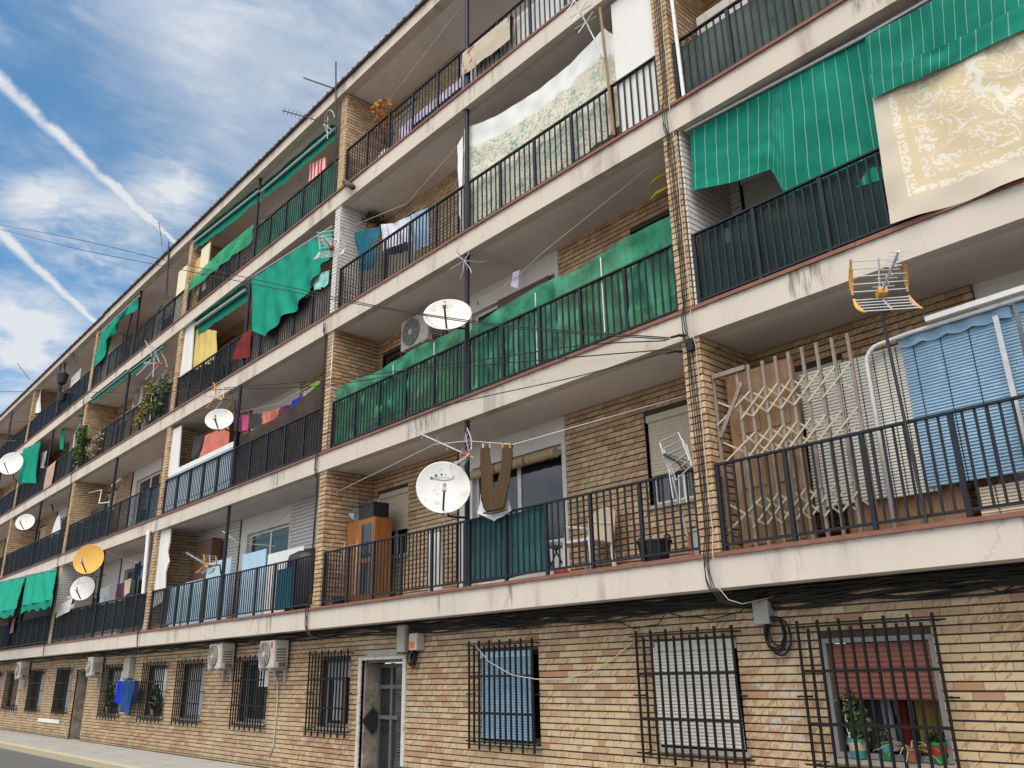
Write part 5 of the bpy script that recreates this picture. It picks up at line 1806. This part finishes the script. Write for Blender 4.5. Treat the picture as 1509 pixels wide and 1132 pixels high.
hang('towel', 'red and white striped towel hung above the green netting', 'towel', [(457, 242), (481, 231)], [(455, 268), (480, 252)], .2, MAT['red_stripe'], amp=.02, folds=1.5)
dr = thing('cupboard', 'cream cupboard with its two doors open on the topmost balcony', 'cupboard', at(280, 420, .4))
pa, pb = at(263, 400, .12), at(283, 400, .12)
b = MB(); b.box(pa.x + .1, pb.x, .10, .13, 8.5, 10.25); obj('door', b, MAT['cream_door'], dr)
pc = at(297, 380, .14)
b = MB(); b.box(pb.x + .55, pb.x + 1.15, .12, .15, 8.9, 10.35); obj('door', b, MAT['cream_door'], dr)
b = MB(); b.box(pb.x + .03, pb.x + .53, .16, .60, 8.5, 10.2); obj('body', b, MAT['cream_dark'], dr)
line('clothesline', 'clothesline with two hanging clips under the ceiling above the flapping netting', [at(318, 375, .5), at(378, 330, .4), at(470, 250, .4)], .006)
c0 = at(493, 152, -.12)
yg = yagi('dark yagi antenna reaching outward from the tall mast beside the second pier', at(491, 184, -.12), at(416, 163, -1.0) - at(491, 184, -.12), (at(416, 163, -1.0) - at(491, 184, -.12)).length, 13, .09, [at(493, 285, .0), at(495, 190, -.12), at(495, 92, -.12)], mat='dark_metal', elup=True)
b = MB(); b.bar(at(493, 131, -.12), at(448, 115, -.12), .04, .03)
obj('cross_arm', b, MAT['dark_metal'], yg)
b = MB(); 
cc = at(486, 180, -.16)
b.tube([cc + Vector((.20 * math.cos(a), -.05 * math.sin(a), .26 * math.sin(a))) for a in [i * .5236 for i in range(10)]], .012, 6)
b.tube([cc + Vector((-.28, 0, .1)), cc + Vector((.1, 0, -.25))], .012, 6); b.tube([cc + Vector((-.1, 0, .2)), cc + Vector((-.05, 0, -.4))], .012, 6)
obj('ring_dipole', b, MAT['galv'], yg)

# ================================================================== BAY D
dish('ochre yellow dish on the lowest post', at(132, 825, -.45), (.75, -.64, .14), .41, 'dish_y', (-26.1, .075, 2.0))
dish('white dish below the ochre yellow dish', at(123, 868, -.35), (.72, -.66, .18), .33, 'dish_w', (-26.1, .075, 1.25))
hang('privacy_net', 'charcoal netting inside the lowest railing below the ochre dish', 'privacy netting', [(-30.1, .12, .93), (-22.0, .12, .93)], [(-30.1, .12, .2), (-22.0, .12, .2)], .12, MAT['net_black'], 'privacy nettings', amp=.01, folds=10, nu=40, nv=8)
folded('towel', 'white towel laid over the lowest handrail beside the fourth pier', 'towel', (86, 894), (107, 883), .03, .35, .1, MAT['c_white'], folds=2)
hang('white_cloth', 'white cloth hung high beside the lower white dish', 'sheet', [(84, 883), (110, 876)], [(84, 905), (110, 896)], .25, MAT['c_white'], amp=.02, folds=1)
for a, bq, k, lab in (((148, 868), (162, 862), 'grey', 'grey garment behind the lower white dish'), ((172, 862), (183, 858), 'plum', 'plum garment in the middle of the dim lowest balcony'), ((183, 856), (193, 852), 'beige', 'beige garment between the plum and navy ones'), ((199, 832), (208, 826), 'navy', 'navy garment beside the third pier')):
    hang('garment', lab, 'garment', [a, bq], [(a[0] - 2, a[1] + 24), (bq[0] - 2, bq[1] + 22)], .45, MAT['c_' + k], 'washing on the dim lowest balcony', amp=.03, folds=1.5, nu=10, nv=8)
line('clothesline', 'slack line from the ochre dish post to the third pier', [at(155, 812, .05), at(178, 822, .4), at(205, 830, .4)], .008)
b = MB(); b.tube([at(219, 782, -.02), at(211, 875, -.02)], .05, 8)
tag(obj('white_pipe', b, MAT['frame_w'], None), 'white pipe against the third pier, lowest balcony', 'pipe')
# D second: netting at left half
hang('privacy_net', 'charcoal netting inside the plain railing over the ochre dish', 'privacy netting', [(-30.1, .12, 3.72), (-26.15, .12, 3.72)], [(-30.1, .12, 3.0), (-26.15, .12, 3.0)], .12, MAT['net_black'], 'privacy nettings', amp=.01, folds=6, nu=30, nv=8)
b = MB(); b.box(-29.8, -28.4, .55, .58, 3.6, 4.25)
tag(obj('black_opening_panel', b, MAT['black_pl'], None), 'black panel for the dark opening beside the brick side wall of the second balcony', 'board')  # black panel put in for the darkness of an opening
b = MB(); b.tube([at(128, 727, .5), at(150, 722, .4), at(146, 742, .3), at(162, 740, .2)], .018, 8); b.tube([at(165, 716, .6), at(178, 706, .6)], .04, 8)
tag(obj('wall_lamp_bracket', b, MAT['frame_w'], None), 'white bent pipe bracket near the top of the second balcony', 'bracket')
# D third: plants and air conditioner, furled awning
ac_unit('air conditioner high on the wall above the balcony plants', -27.4, -26.5, .66, 1.0, 7.25, 7.9)
rollup('thin furled green awning over the balcony plants', at(133, 590, -.02), at(187, 548, -.02), .07, 'awn', drop=.02)
rollup('thin furled green awning behind the pale grid antenna', at(190, 548, -.02), at(238, 512, -.02), .07, 'awn', drop=.02)
potted('dense green bush hanging over the railing beside the fourth pier', at(116, 682, -.03), 0, 0, 'terra', [(-.2, 0, .35, .42, .16, .42), (.05, -.03, .95, .35, .16, .35)], 'leaf', 420, .09, name='balcony_bush', seed=11)
potted('pale dry bush hanging next to the dense green one', at(134, 674, -.03), 0, 0, 'terra', [(.1, 0, .25, .50, .15, .24), (.45, 0, .55, .28, .12, .2)], 'leaf_p', 260, .09, name='balcony_bush', seed=12)
potted('tall thin yellow green climber on the bars before the air conditioner', at(203, 632, -.02), 0, 0, 'terra', [(0, 0, .3, .40, .10, .22), (.4, 0, .7, .35, .10, .35), (.75, 0, 1.1, .3, .10, .3)], 'leaf_y', 130, .09, name='climber', seed=13)
potted('green climber with white flowers near the third pier', at(226, 616, -.02), 0, 0, 'terra', [(0, 0, .35, .5, .10, .25), (.5, 0, .8, .35, .10, .3)], 'leaf', 130, .09, name='climber', seed=14)
c = at(236, 536, -.1)
panel_antenna('pale grid antenna beside the third pier on the climbers balcony', c, (-.7, -.6, .1), 'pinkish', [at(221, 620, .03), at(228, 520, .03), c], size=.42, boom=.5)
# D fourth
aw = thing('awning', 'torn green awning hanging slack from the top post', 'awning', (-28, 0, 10.5), 'green awnings')
b = MB(); b.tube([at(148, 490, .0), at(206, 436, .0)], .03, 8); obj('roller', b, MAT['galv'], aw)
cloth('canvas', [(150, 488), (162, 476), (174, 464), (182, 458), (192, 448), (205, 436)], [(136, 545), (149, 532), (160, 500), (172, 484), (180, 466), (192, 464), (204, 450)], -.02, MAT['awn'], aw, amp=.07, folds=4, nu=40, nv=14, seed=21)
b = MB(); b.box(-29.8, -28.9, .12, .50, 8.5, 10.3)
tag(obj('white_cupboard', b, MAT['ac'], None, bevel=.02), 'tall off white cupboard beside the torn green awning', 'cupboard')
b = MB(); b.bar(at(201, 437, .03), at(185, 500, .03), .05, .05); b.bar(at(197, 520, .1), at(238, 450, .1), .03, .03)
tag(obj('metal_brace', b, MAT['dark_metal'], None), 'dark brace bars inside the top balcony beside the torn awning', 'brace')
b = MB(); c = at(250, 352, -.1)
yagi('small pale antenna at the eave where the contrail ends', c + Vector((-.6, 0, 0)), (.85, -.4, .1), 1.3, 7, .42, [at(245, 430, .0), at(249, 356, -.1)], mat='galv')
b = MB(); b.bar(at(228, 430, -.3), at(256, 441, -.3), .06, .06); b.tube([at(245, 440, -.1), at(249, 370, -.1)], .025, 6)
tag(obj('antenna_mast', b, MAT['dark_metal'], None), 'dark mast with cross bar before the top railing next to the cream cupboard', 'mast')

# ================================================================== BAYS E AND F (far left)
def far_awning(lab, top, bot, y, yb, seed):
    t = thing('awning', lab, 'awning', at(*top[0], y), 'green awnings')
    b = MB(); b.tube([at(*top[0], y), at(*top[-1], y)], .04, 8); obj('roller', b, MAT['galv'], t)
    cloth('canvas', top, bot, y, MAT['awn'], t, amp=.05, folds=3, nu=30, nv=12, yb=yb, seed=seed)
    P = [at(*p, yb) for p in bot]
    b = MB(); b.grid(lambda u, v: lerp_poly(P, u) - Vector((0, .03 * math.sin(u * 20) * v, (.22 + .05 * math.sin(u * 26)) * v)), 30, 3, 3, .3)
    obj('valance', b, MAT['awn'], t, smooth=True)
far_awning('green sloping awning beside the fourth pier, lowest balcony', [(40, 848), (83, 839)], [(32, 893), (78, 883)], -.02, -.6, 31)
far_awning('green sloping awning farther along the lowest balcony, beyond its twin', [(-10, 860), (38, 849)], [(-30, 908), (22, 897)], -.02, -.75, 32)
hang('privacy_net', 'black netting inside the lowest railing under the sloping awnings', 'privacy netting', [(-38.7, .115, .93), (-30.6, .115, .93)], [(-38.7, .115, .12), (-30.6, .115, .12)], .115, MAT['net_black'], 'privacy nettings', amp=.01, folds=10, nu=40, nv=8)
folded('blue_cloth', 'long blue cloth over the lowest rail under the farther sloping awning', 'cloth', (14, 912), (20, 910), .03, .95, .2, MAT['c_navy'], folds=1)
folded('rose_cloth', 'short rose brown cloth over the rail beside the long blue one', 'cloth', (19, 911), (24, 909), .03, .55, .2, MAT['c_rose'], folds=1)
box_thing('dark_interior_sheet', 'black sheet standing in for the dim interior behind the sloping awnings', 'screen', -38.7, -30.6, .70, .72, .1, 2.3, 'black_pl')  # black sheet added across the bay, its colour gives the interior's shade
dish('white dish before the white pointed bundle', at(38, 770, -.4), (.74, -.62, .16), .33, 'dish_w', (-34.6, .075, 4.2), flat=.88)
hang('privacy_net', 'charcoal netting inside the railing below the dish and white pointed bundle', 'privacy netting', [(-38.7, .12, 3.72), (-30.6, .12, 3.72)], [(-38.7, .12, 2.95), (-30.6, .12, 2.95)], .12, MAT['net_black'], 'privacy nettings', amp=.01, folds=9, nu=40, nv=8)
b = MB(); b.grid(lambda u, v: Vector((-33.9 + 1.3 * u, .4, 3.7 + .9 * math.sin(u * 3.14) ** .7 * (1 - v))), 14, 6, 1, 1)
tag(obj('white_bundle', b, MAT['c_white'], None, smooth=True), 'white pointed bundle behind the charcoal netting', 'bundle')
b = MB(); b.tube([at(86 - 22 + 14 * math.cos(a), 752 - 12 * math.sin(a) * 1.3, .5) for a in [i * .35 for i in range(10)]], .03, 6)
tag(obj('wire_hoop', b, MAT['dark_metal'], None), 'thin dark wire hoop against the pale wall near the white pointed bundle', 'hoop')
hang('green_sheet', 'long green cloth hanging next to the rose rug', 'cloth', [(34, 662), (60, 650)], [(27, 712), (52, 712)], -.02, MAT['awn'], amp=.10, folds=4, nu=30, nv=12, seed=41)
folded('rose_rug', 'rose beige rug hung over the railing under the green scarf', 'rug', (70, 690), (83, 679), .03, 1.05, .3, MAT['c_rose'], folds=.7)
hang('white_garment', 'white garment with dark marks beside the long green cloth', 'garment', [(61, 668), (69, 664)], [(58, 692), (66, 688)], .2, MAT['check'], amp=.05, folds=1)
hang('green_scarf', 'narrow green scarf hanging behind the rose beige rug', 'scarf', [(92, 625), (96, 622)], [(88, 665), (95, 660)], .3, MAT['awn'], amp=.05, folds=1, nu=8)
hang('green_cloth', 'small dark green cloth beside the fourth pier on the third floor', 'cloth', [(118, 600), (124, 597)], [(117, 616), (123, 613)], .3, MAT['awn'], amp=.05, folds=1, nu=8)
b = MB(); b.tube([at(108, 664, .05), at(111, 640, .05), at(118, 626, .05)], .035, 6)
tag(obj('bent_pipe', b, MAT['galv'], None), 'bent grey pipe beside the dense green bush', 'pipe')
dish('white dish on the fifth pier beside the long green cloth', at(17, 684, -.5), (.76, -.6, .14), .47, 'dish_w', (-38.9, .03, 6.8))
lm = thing('hanging_lantern', 'dark lantern shaped pole ornament before the topmost dark blue netting', 'lantern', at(86, 600, -.1))
b = MB(); b.tube([at(84, 610, .0), at(89, 535, .0)], .035, 6); obj('pole', b, MAT['dark_metal'], lm)
for py, q in ((556, 1.0), (584, .8)):
    b = MB(); b.lathe([(.02, -.35), (.16, -.25), (.22, .12), (.10, .20), (.03, .34)], at(92, py, -.12), Matrix.Identity(3) * q, 10); obj('lantern_head', b, MAT['dark_metal'], lm)
hang('white_sheet', 'white sheet hung beside the fifth pier under the eave', 'sheet', [(54, 580), (62, 574)], [(50, 612), (58, 606)], .2, MAT['c_white'], amp=.05, folds=1)
hang('privacy_net', 'dark blue netting in the topmost railing behind the lantern', 'privacy netting', [(-38.7, .12, 9.32), (-30.6, .12, 9.32)], [(-38.7, .12, 8.55), (-30.6, .12, 8.55)], .12, net('navy_net', (.03, .05, .085), .9), 'privacy nettings', amp=.01, folds=9, nu=40, nv=8)
b = MB()
for i in range(5):
    a = at(104 + i * 3, 574 - i * 3, .2); b.tube([a, a + Vector((0, 0, .5))], .03, 5)
b.bar(at(103, 572, .2), at(118, 558, .2), .05, .04)
tag(obj('white_lattice', b, MAT['frame_w'], None), 'small white slatted fence piece at the tall off white cupboard', 'lattice')
for px, py in ((20, 600),):
    b = MB(); b.tube([at(12, 648, -.1), at(18, 607, -.1)], .04, 6); b.bar(at(15, 621, -.1), at(42, 621, -.1), .05, .04); b.bar(at(0, 650, -.1), at(24, 650, -.1), .05, .04)
    tag(obj('antenna_mast', b, MAT['dark_metal'], None), 'dark mast with two cross bars beyond the fifth pier', 'mast')
yagi('comb shaped antenna over the lantern balcony under the eave', at(44, 560, -.3), (.85, -.45, .05), 1.8, 9, .30, None, mat='galv')
yagi('small dark yagi in front of the off white cupboard', at(112, 535, -.3), (.9, -.35, .02), 1.0, 6, .16, None, mat='dark_metal')

# ================================================================== GROUND FLOOR THINGS
def ac_px(label, xa, xb, ya, yb, badge=False, yf=.10):
    p, q = at(xa, yb, yf), at(xb, ya, yf)
    ac_unit(label, p.x, q.x, yf, .40, min(p.z, q.z - .5), q.z, badge)
ac_px('air conditioner with a red badge above the half curtained barred window', 381, 405, 943, 974, True)
ac_px('air conditioner without badge, brown stained, next to the badged one', 306, 327, 948, 980)
ac_px('air conditioner on a wide steel bracket beside the grey doorway', 127, 137, 968, 990)
ac_px('air conditioner beyond the grey doorway on the ground floor', 21, 31, 975, 1000)
t = thing('meter_box', 'tall pale grey meter box beside the battered white doorway', 'meter box', (-11.24, WY, -.77))
b = MB(); b.box(-11.35, -11.13, WY - .13, WY - .002, -.77, -.36); obj('case', b, MAT['concrete_box'], t, bevel=.01)
b = MB(); b.box(-11.34, -11.14, WY - .138, WY - .131, -.75, -.38); obj('cover', b, MAT['concrete_box'], t)
t = thing('meter_box', 'small pale junction box with an orange sticker', 'meter box', (-10.90, WY, -.74))
b = MB(); b.box(-11.0, -10.79, WY - .15, WY - .002, -.75, -.50); obj('case', b, MAT['ac'], t, bevel=.012)
b = MB(); b.box(-10.99, -10.85, WY - .154, WY - .151, -.72, -.62); obj('sticker', b, simple('orange_sticker', (.55, .14, .04), .6), t)
def coil(label, c, R, n, seed):
    b = MB(); r = random.Random(seed)
    for i in range(n):
        q = R * r.uniform(.7, 1.05)
        ox, oz = r.uniform(-.02, .02), r.uniform(-.03, .03)
        b.tube([(c[0] + ox + q * math.cos(a) * .8, c[1] - .012 * i - .01, c[2] + oz + q * 1.1 * math.sin(a)) for a in [k * .42 for k in range(17)]], .011, 5)
    return tag(obj('cable_coil', b, MAT['cable'], None, smooth=True), label, 'cable coil')
coil('black cable coil below the orange stickered junction box', (-11.0, WY - .03, -.86), .11, 6, 1)
coil('long black cable coil below the grey box between white and red windows', (-4.72, WY - .04, -.78), .16, 5, 2)
box_thing('meter_box', 'dark grey junction box above the long cable coil', 'meter box', -4.93, -4.75, WY - .12, WY - .002, -.68, -.44, 'concrete_box')
box_thing('meter_box', 'weathered grey box above the blue washing', 'meter box', -23.9, -23.45, WY - .14, WY - .002, -1.05, -.55, 'concrete_box')
coil('small dark cable tangle hanging from the weathered grey box', (-23.6, WY - .05, -1.2), .10, 4, 3)
# washing on a line between two cages
line('clothesline', 'short line between two plant window cages', [(-24.1, .30, -1.10), (-22.4, .30, -1.08)], .006, sag=.03)
for x0, x1, z0, k, lab in ((-24.15, -23.6, -1.62, 'royal', 'bright blue shorts on the short line'), (-23.62, -23.2, -1.82, 'jeans', 'blue jeans hung against the bright blue shorts'), (-23.22, -22.85, -1.88, 'jeans', 'second blue jeans hung against the navy shirt'), (-22.87, -22.45, -1.60, 'navy', 'navy shirt at one end of the short line')):
    hang('garment', lab, 'garment', [(x0, .29, -1.10), (x1, .29, -1.12)], [(x0 + .02, .28, z0), (x1 - .02, .28, z0 - .05)], .29, MAT['c_' + k], 'washing between the plant cages', amp=.05, folds=1.5, nu=14, nv=10)
for i, (x, h, lab) in enumerate(((-24.85, .5, 'dark bushy plant low inside the barred window beside the blue shorts'), (-21.55, .55, 'dark bushy plant low inside the barred window beside the navy shirt'))):
    potted(lab, (x, .40, -1.90), .10, .14, 'terra', [(0, -.02, .25, .30, .06, .32), (.15, 0, .1, .2, .05, .2)], 'leaf_d', 240, .085, seed=20 + i)
# plants on the sill of the red blind window
potted('tall leafy plant in a cream rimmed turquoise pot on the red window sill', (-4.06, .46, -1.90), .085, .17, 'turq', [(-.02, 0, .20, .10, .07, .26), (.03, 0, .12, .08, .06, .16)], 'leaf', 170, .065, seed=31, band='cream_pot')
potted('small plant in a turquoise and green pot, second on the red window sill', (-3.78, .44, -1.90), .05, .16, 'green_pot', [(0, 0, .05, .05, .05, .06)], 'leaf_d', 60, .04, seed=32, band='turq')
potted('spidery pale leaved plant in a terracotta pot on the red window sill', (-3.56, .44, -1.90), .075, .11, 'terra', [], 'leaf_p', 22, .32, spiky=True, seed=33)
potted('small succulent in a banded green and red pot, last on the red window sill', (-3.33, .44, -1.90), .065, .17, 'green_pot', [(0, 0, .03, .07, .06, .05)], 'leaf_d', 80, .05, seed=34, band='red_pl')
for x0, x1, z0, z1 in ((-31.6, -28.9, -2.28, -2.14),):
    b = MB(); b.box(-31.9, -29.5, WY - .006, WY + .004, -2.31, -2.20)
    tag(obj('whitewash_patch', b, MAT['frame_w'], None), 'white painted strip over bricks under the barred windows', 'paint patch')
b = MB(); b.tube([(-15.42, .30, -.95), (-15.40, .40, -1.2), (-15.42, WY - .015, -1.5), (-15.45, WY - .015, -2.3), (-15.60, WY - .015, -2.5)], .016, 6)
tag(obj('drain_hose', b, MAT['cable_w'], None, smooth=True), 'pale drain hose running down below the badged air conditioner', 'hose')
line('loose_wire', 'pale sagging wire looped across the blue blind window', [at(700, 950, .30), at(720, 975, .30), at(755, 995, .30), at(790, 1001, .30), at(830, 1001, .38), at(870, 992, .4), at(905, 970, .42), at(946, 935, .42)], .006, 'cable_w', cat='wire')

# ================================================================== CABLES
t = thing('cable_bundle', 'thick tangled bundle of black cables along the wall under the first balcony edge', 'cables', (-12, WY, -.45))
r = random.Random(3)
b = MB()
for i in range(15):
    x = 3.2
    end = r.choice((-11, -11.2, -16, -30, -46, -46))
    z0 = -.36 - .13 * r.random()
    pts = []
    ph = r.uniform(0, 6)
    while x > end:
        z = z0 - (.035 * math.sin(x * 1.3 + ph) + .03 * math.sin(x * 3.1 + ph * 2)) * (1 if x > -12 else .6) - (.0 if x > -12 else -.05)
        pts.append((x, WY - .03 - .06 * r.random(), min(-.345, z)))
        x -= r.uniform(.22, .5)
    b.tube(pts, r.choice((.008, .011, .014, .017)), 5)
obj('cable', b, MAT['cable'], t, smooth=True)
for i in range(9):
    b = MB()
    x = r.uniform(-10.5, 2.5)
    pts = []
    L = r.uniform(.5, 1.6)
    for j in range(9):
        s = j / 8
        pts.append((x + L * s, WY - .05 - .05 * r.random(), -.40 - .30 * r.uniform(.5, 1) * math.sin(math.pi * s) * (.6 if i % 3 else 1)))
    b.tube(pts, .007, 5)
    obj('hanging_loop', b, MAT['cable'], t, smooth=True)
def riser(label, xs, zs, y=-.012, seed=0, white=0, loop=None):
    t = thing('riser_cables', label, 'cables', (xs[0], y, zs[0]))
    r = random.Random(seed)
    for wi, mt in ((0, 'cable'), (1, 'cable_w')):
        b = MB()
        for i, x0 in enumerate(xs):
            if (i < white) != bool(wi):
                continue
            pts = []
            z = zs[1]
            x = x0
            ph = r.uniform(0, 6)
            while z > zs[0]:
                k = [j for j in range(4) if FZ[j] - FH[j] - .03 < z < FZ[j] + .08]
                yy = (-.045 if k else .010) - .012 * r.random()
                pts.append((x + .012 * math.sin(z * 2.2 + ph) + r.uniform(-.004, .004), yy, z))
                z -= r.uniform(.10, .22)
            if loop:
                lx, lz = loop
                pts += [(x0 + .02, -.05, -.30), (x0 + .06 + lx * .2, -.05, -.42 - .05 * r.random()), (x0 + lx * .5, .10, -.46 - lz * r.uniform(.3, 1)), (x0 + lx, .36, -.42)]
            b.tube(pts, r.choice((.005, .006, .008)), 5)
        if b.v:
            obj('cable', b, MAT[mt], t, smooth=True)
riser('black and pale cables running down the face of the first brick pier', [-5.09, -5.20, -5.13, -5.16, -5.185], (-.25, 8.2), seed=1, white=1, loop=(.40, .06))
riser('dark cables running down beside the second pier', [-13.60, -13.62, -13.64, -13.58], (-.25, 5.5), seed=2, white=0, loop=(.5, .05))
riser('single cable on the third pier', [-22.0, -22.03], (-.25, 2.5), seed=3, loop=(.3, .05))
riser('dark cable along the fourth pier', [-30.5, -30.52, -30.47], (-.25, 8.3), seed=4, loop=(.5, .05))
line('conduit', 'thin grey conduit on the corner of the second pier', [(-13.34, .012, 2.9), (-13.34, .012, 5.2)], .010, 'galv', cat='conduit')
line('conduit', 'thin grey conduit on the white painted pier corner', [(-13.34, .012, 5.7), (-13.34, .012, 8.0)], .010, 'galv', cat='conduit')
# insulators and overhead wires anchored on the first pier
b = MB()
for z, x in ((2.53, -5.2), (2.36, -5.28)):
    b.tube([(x, .02, z), (x - .05, -.07, z)], .018, 8); b.tube([(x - .04, -.06, z), (x - .14, -.105, z - .01)], .016, 8)
b.obox(Vector((-5.13, -.01, 2.38)), Vector((1, 0, 0)), Vector((0, 1, 0)), Vector((0, 0, 1)), .035, .03, .06)
tag(obj('wire_anchor', b, MAT['cable'], None), 'black wire anchors on the first pier below the second balcony edge', 'wire anchor')
def wire(label, pts, r=.008, group='overhead wires'):
    P = [Vector(p) for p in pts]
    n = len(P)
    out = []
    for i in range(n - 1):
        p0, p1, p2, p3 = P[max(i - 1, 0)], P[i], P[i + 1], P[min(i + 2, n - 1)]
        for j in range(8):
            u = j / 8
            out.append(.5 * ((2 * p1) + (p2 - p0) * u + (2 * p0 - 5 * p1 + 4 * p2 - p3) * u * u + (3 * p1 - p0 - 3 * p2 + p3) * u ** 3))
    out.append(P[-1])
    b = MB(); b.tube(out, r, 5)
    return tag(obj('overhead_wire', b, MAT['cable'], None, smooth=True), label, 'wire', group)
A0 = Vector((-5.35, -.11, 2.52))
wire('upper of the two long wires sagging across the sky to the first pier', [at(-60, 318, -3.2), at(0, 331, -3.0), at(110, 352, -2.5), at(250, 385, -1.9), at(400, 417, -1.3), at(560, 452, -.75), at(760, 481, -.35), A0])
wire('lower of the two long wires sagging across the sky to the first pier', [at(-60, 326, -3.2), at(0, 338, -3.0), at(110, 366, -2.5), at(250, 394, -1.9), at(400, 424, -1.3), at(560, 454, -.78), at(760, 484, -.38), A0 + Vector((0, 0, -.02))])
wire('thin level wire crossing the far balconies below the sky', [at(-60, 576, -2.6), at(0, 577, -2.4), at(200, 578, -1.7), at(330, 574, -1.2), at(480, 568, -.6), at(640, 545, -.3), (-5.35, -.10, 2.38)], .008)
wire('second thin wire just above the level one', [at(330, 572, -1.0), at(480, 560, -.5), at(700, 532, -.25), at(850, 510, -.15), (-5.40, -.11, 2.50)], .008)
wire('thin wire crossing low in front of the green netting', [at(70, 790, -1.2), at(250, 745, -.9), at(476, 640, -.5), at(690, 590, -.3), at(850, 555, -.2), (-5.42, -.11, 2.36)], .007)
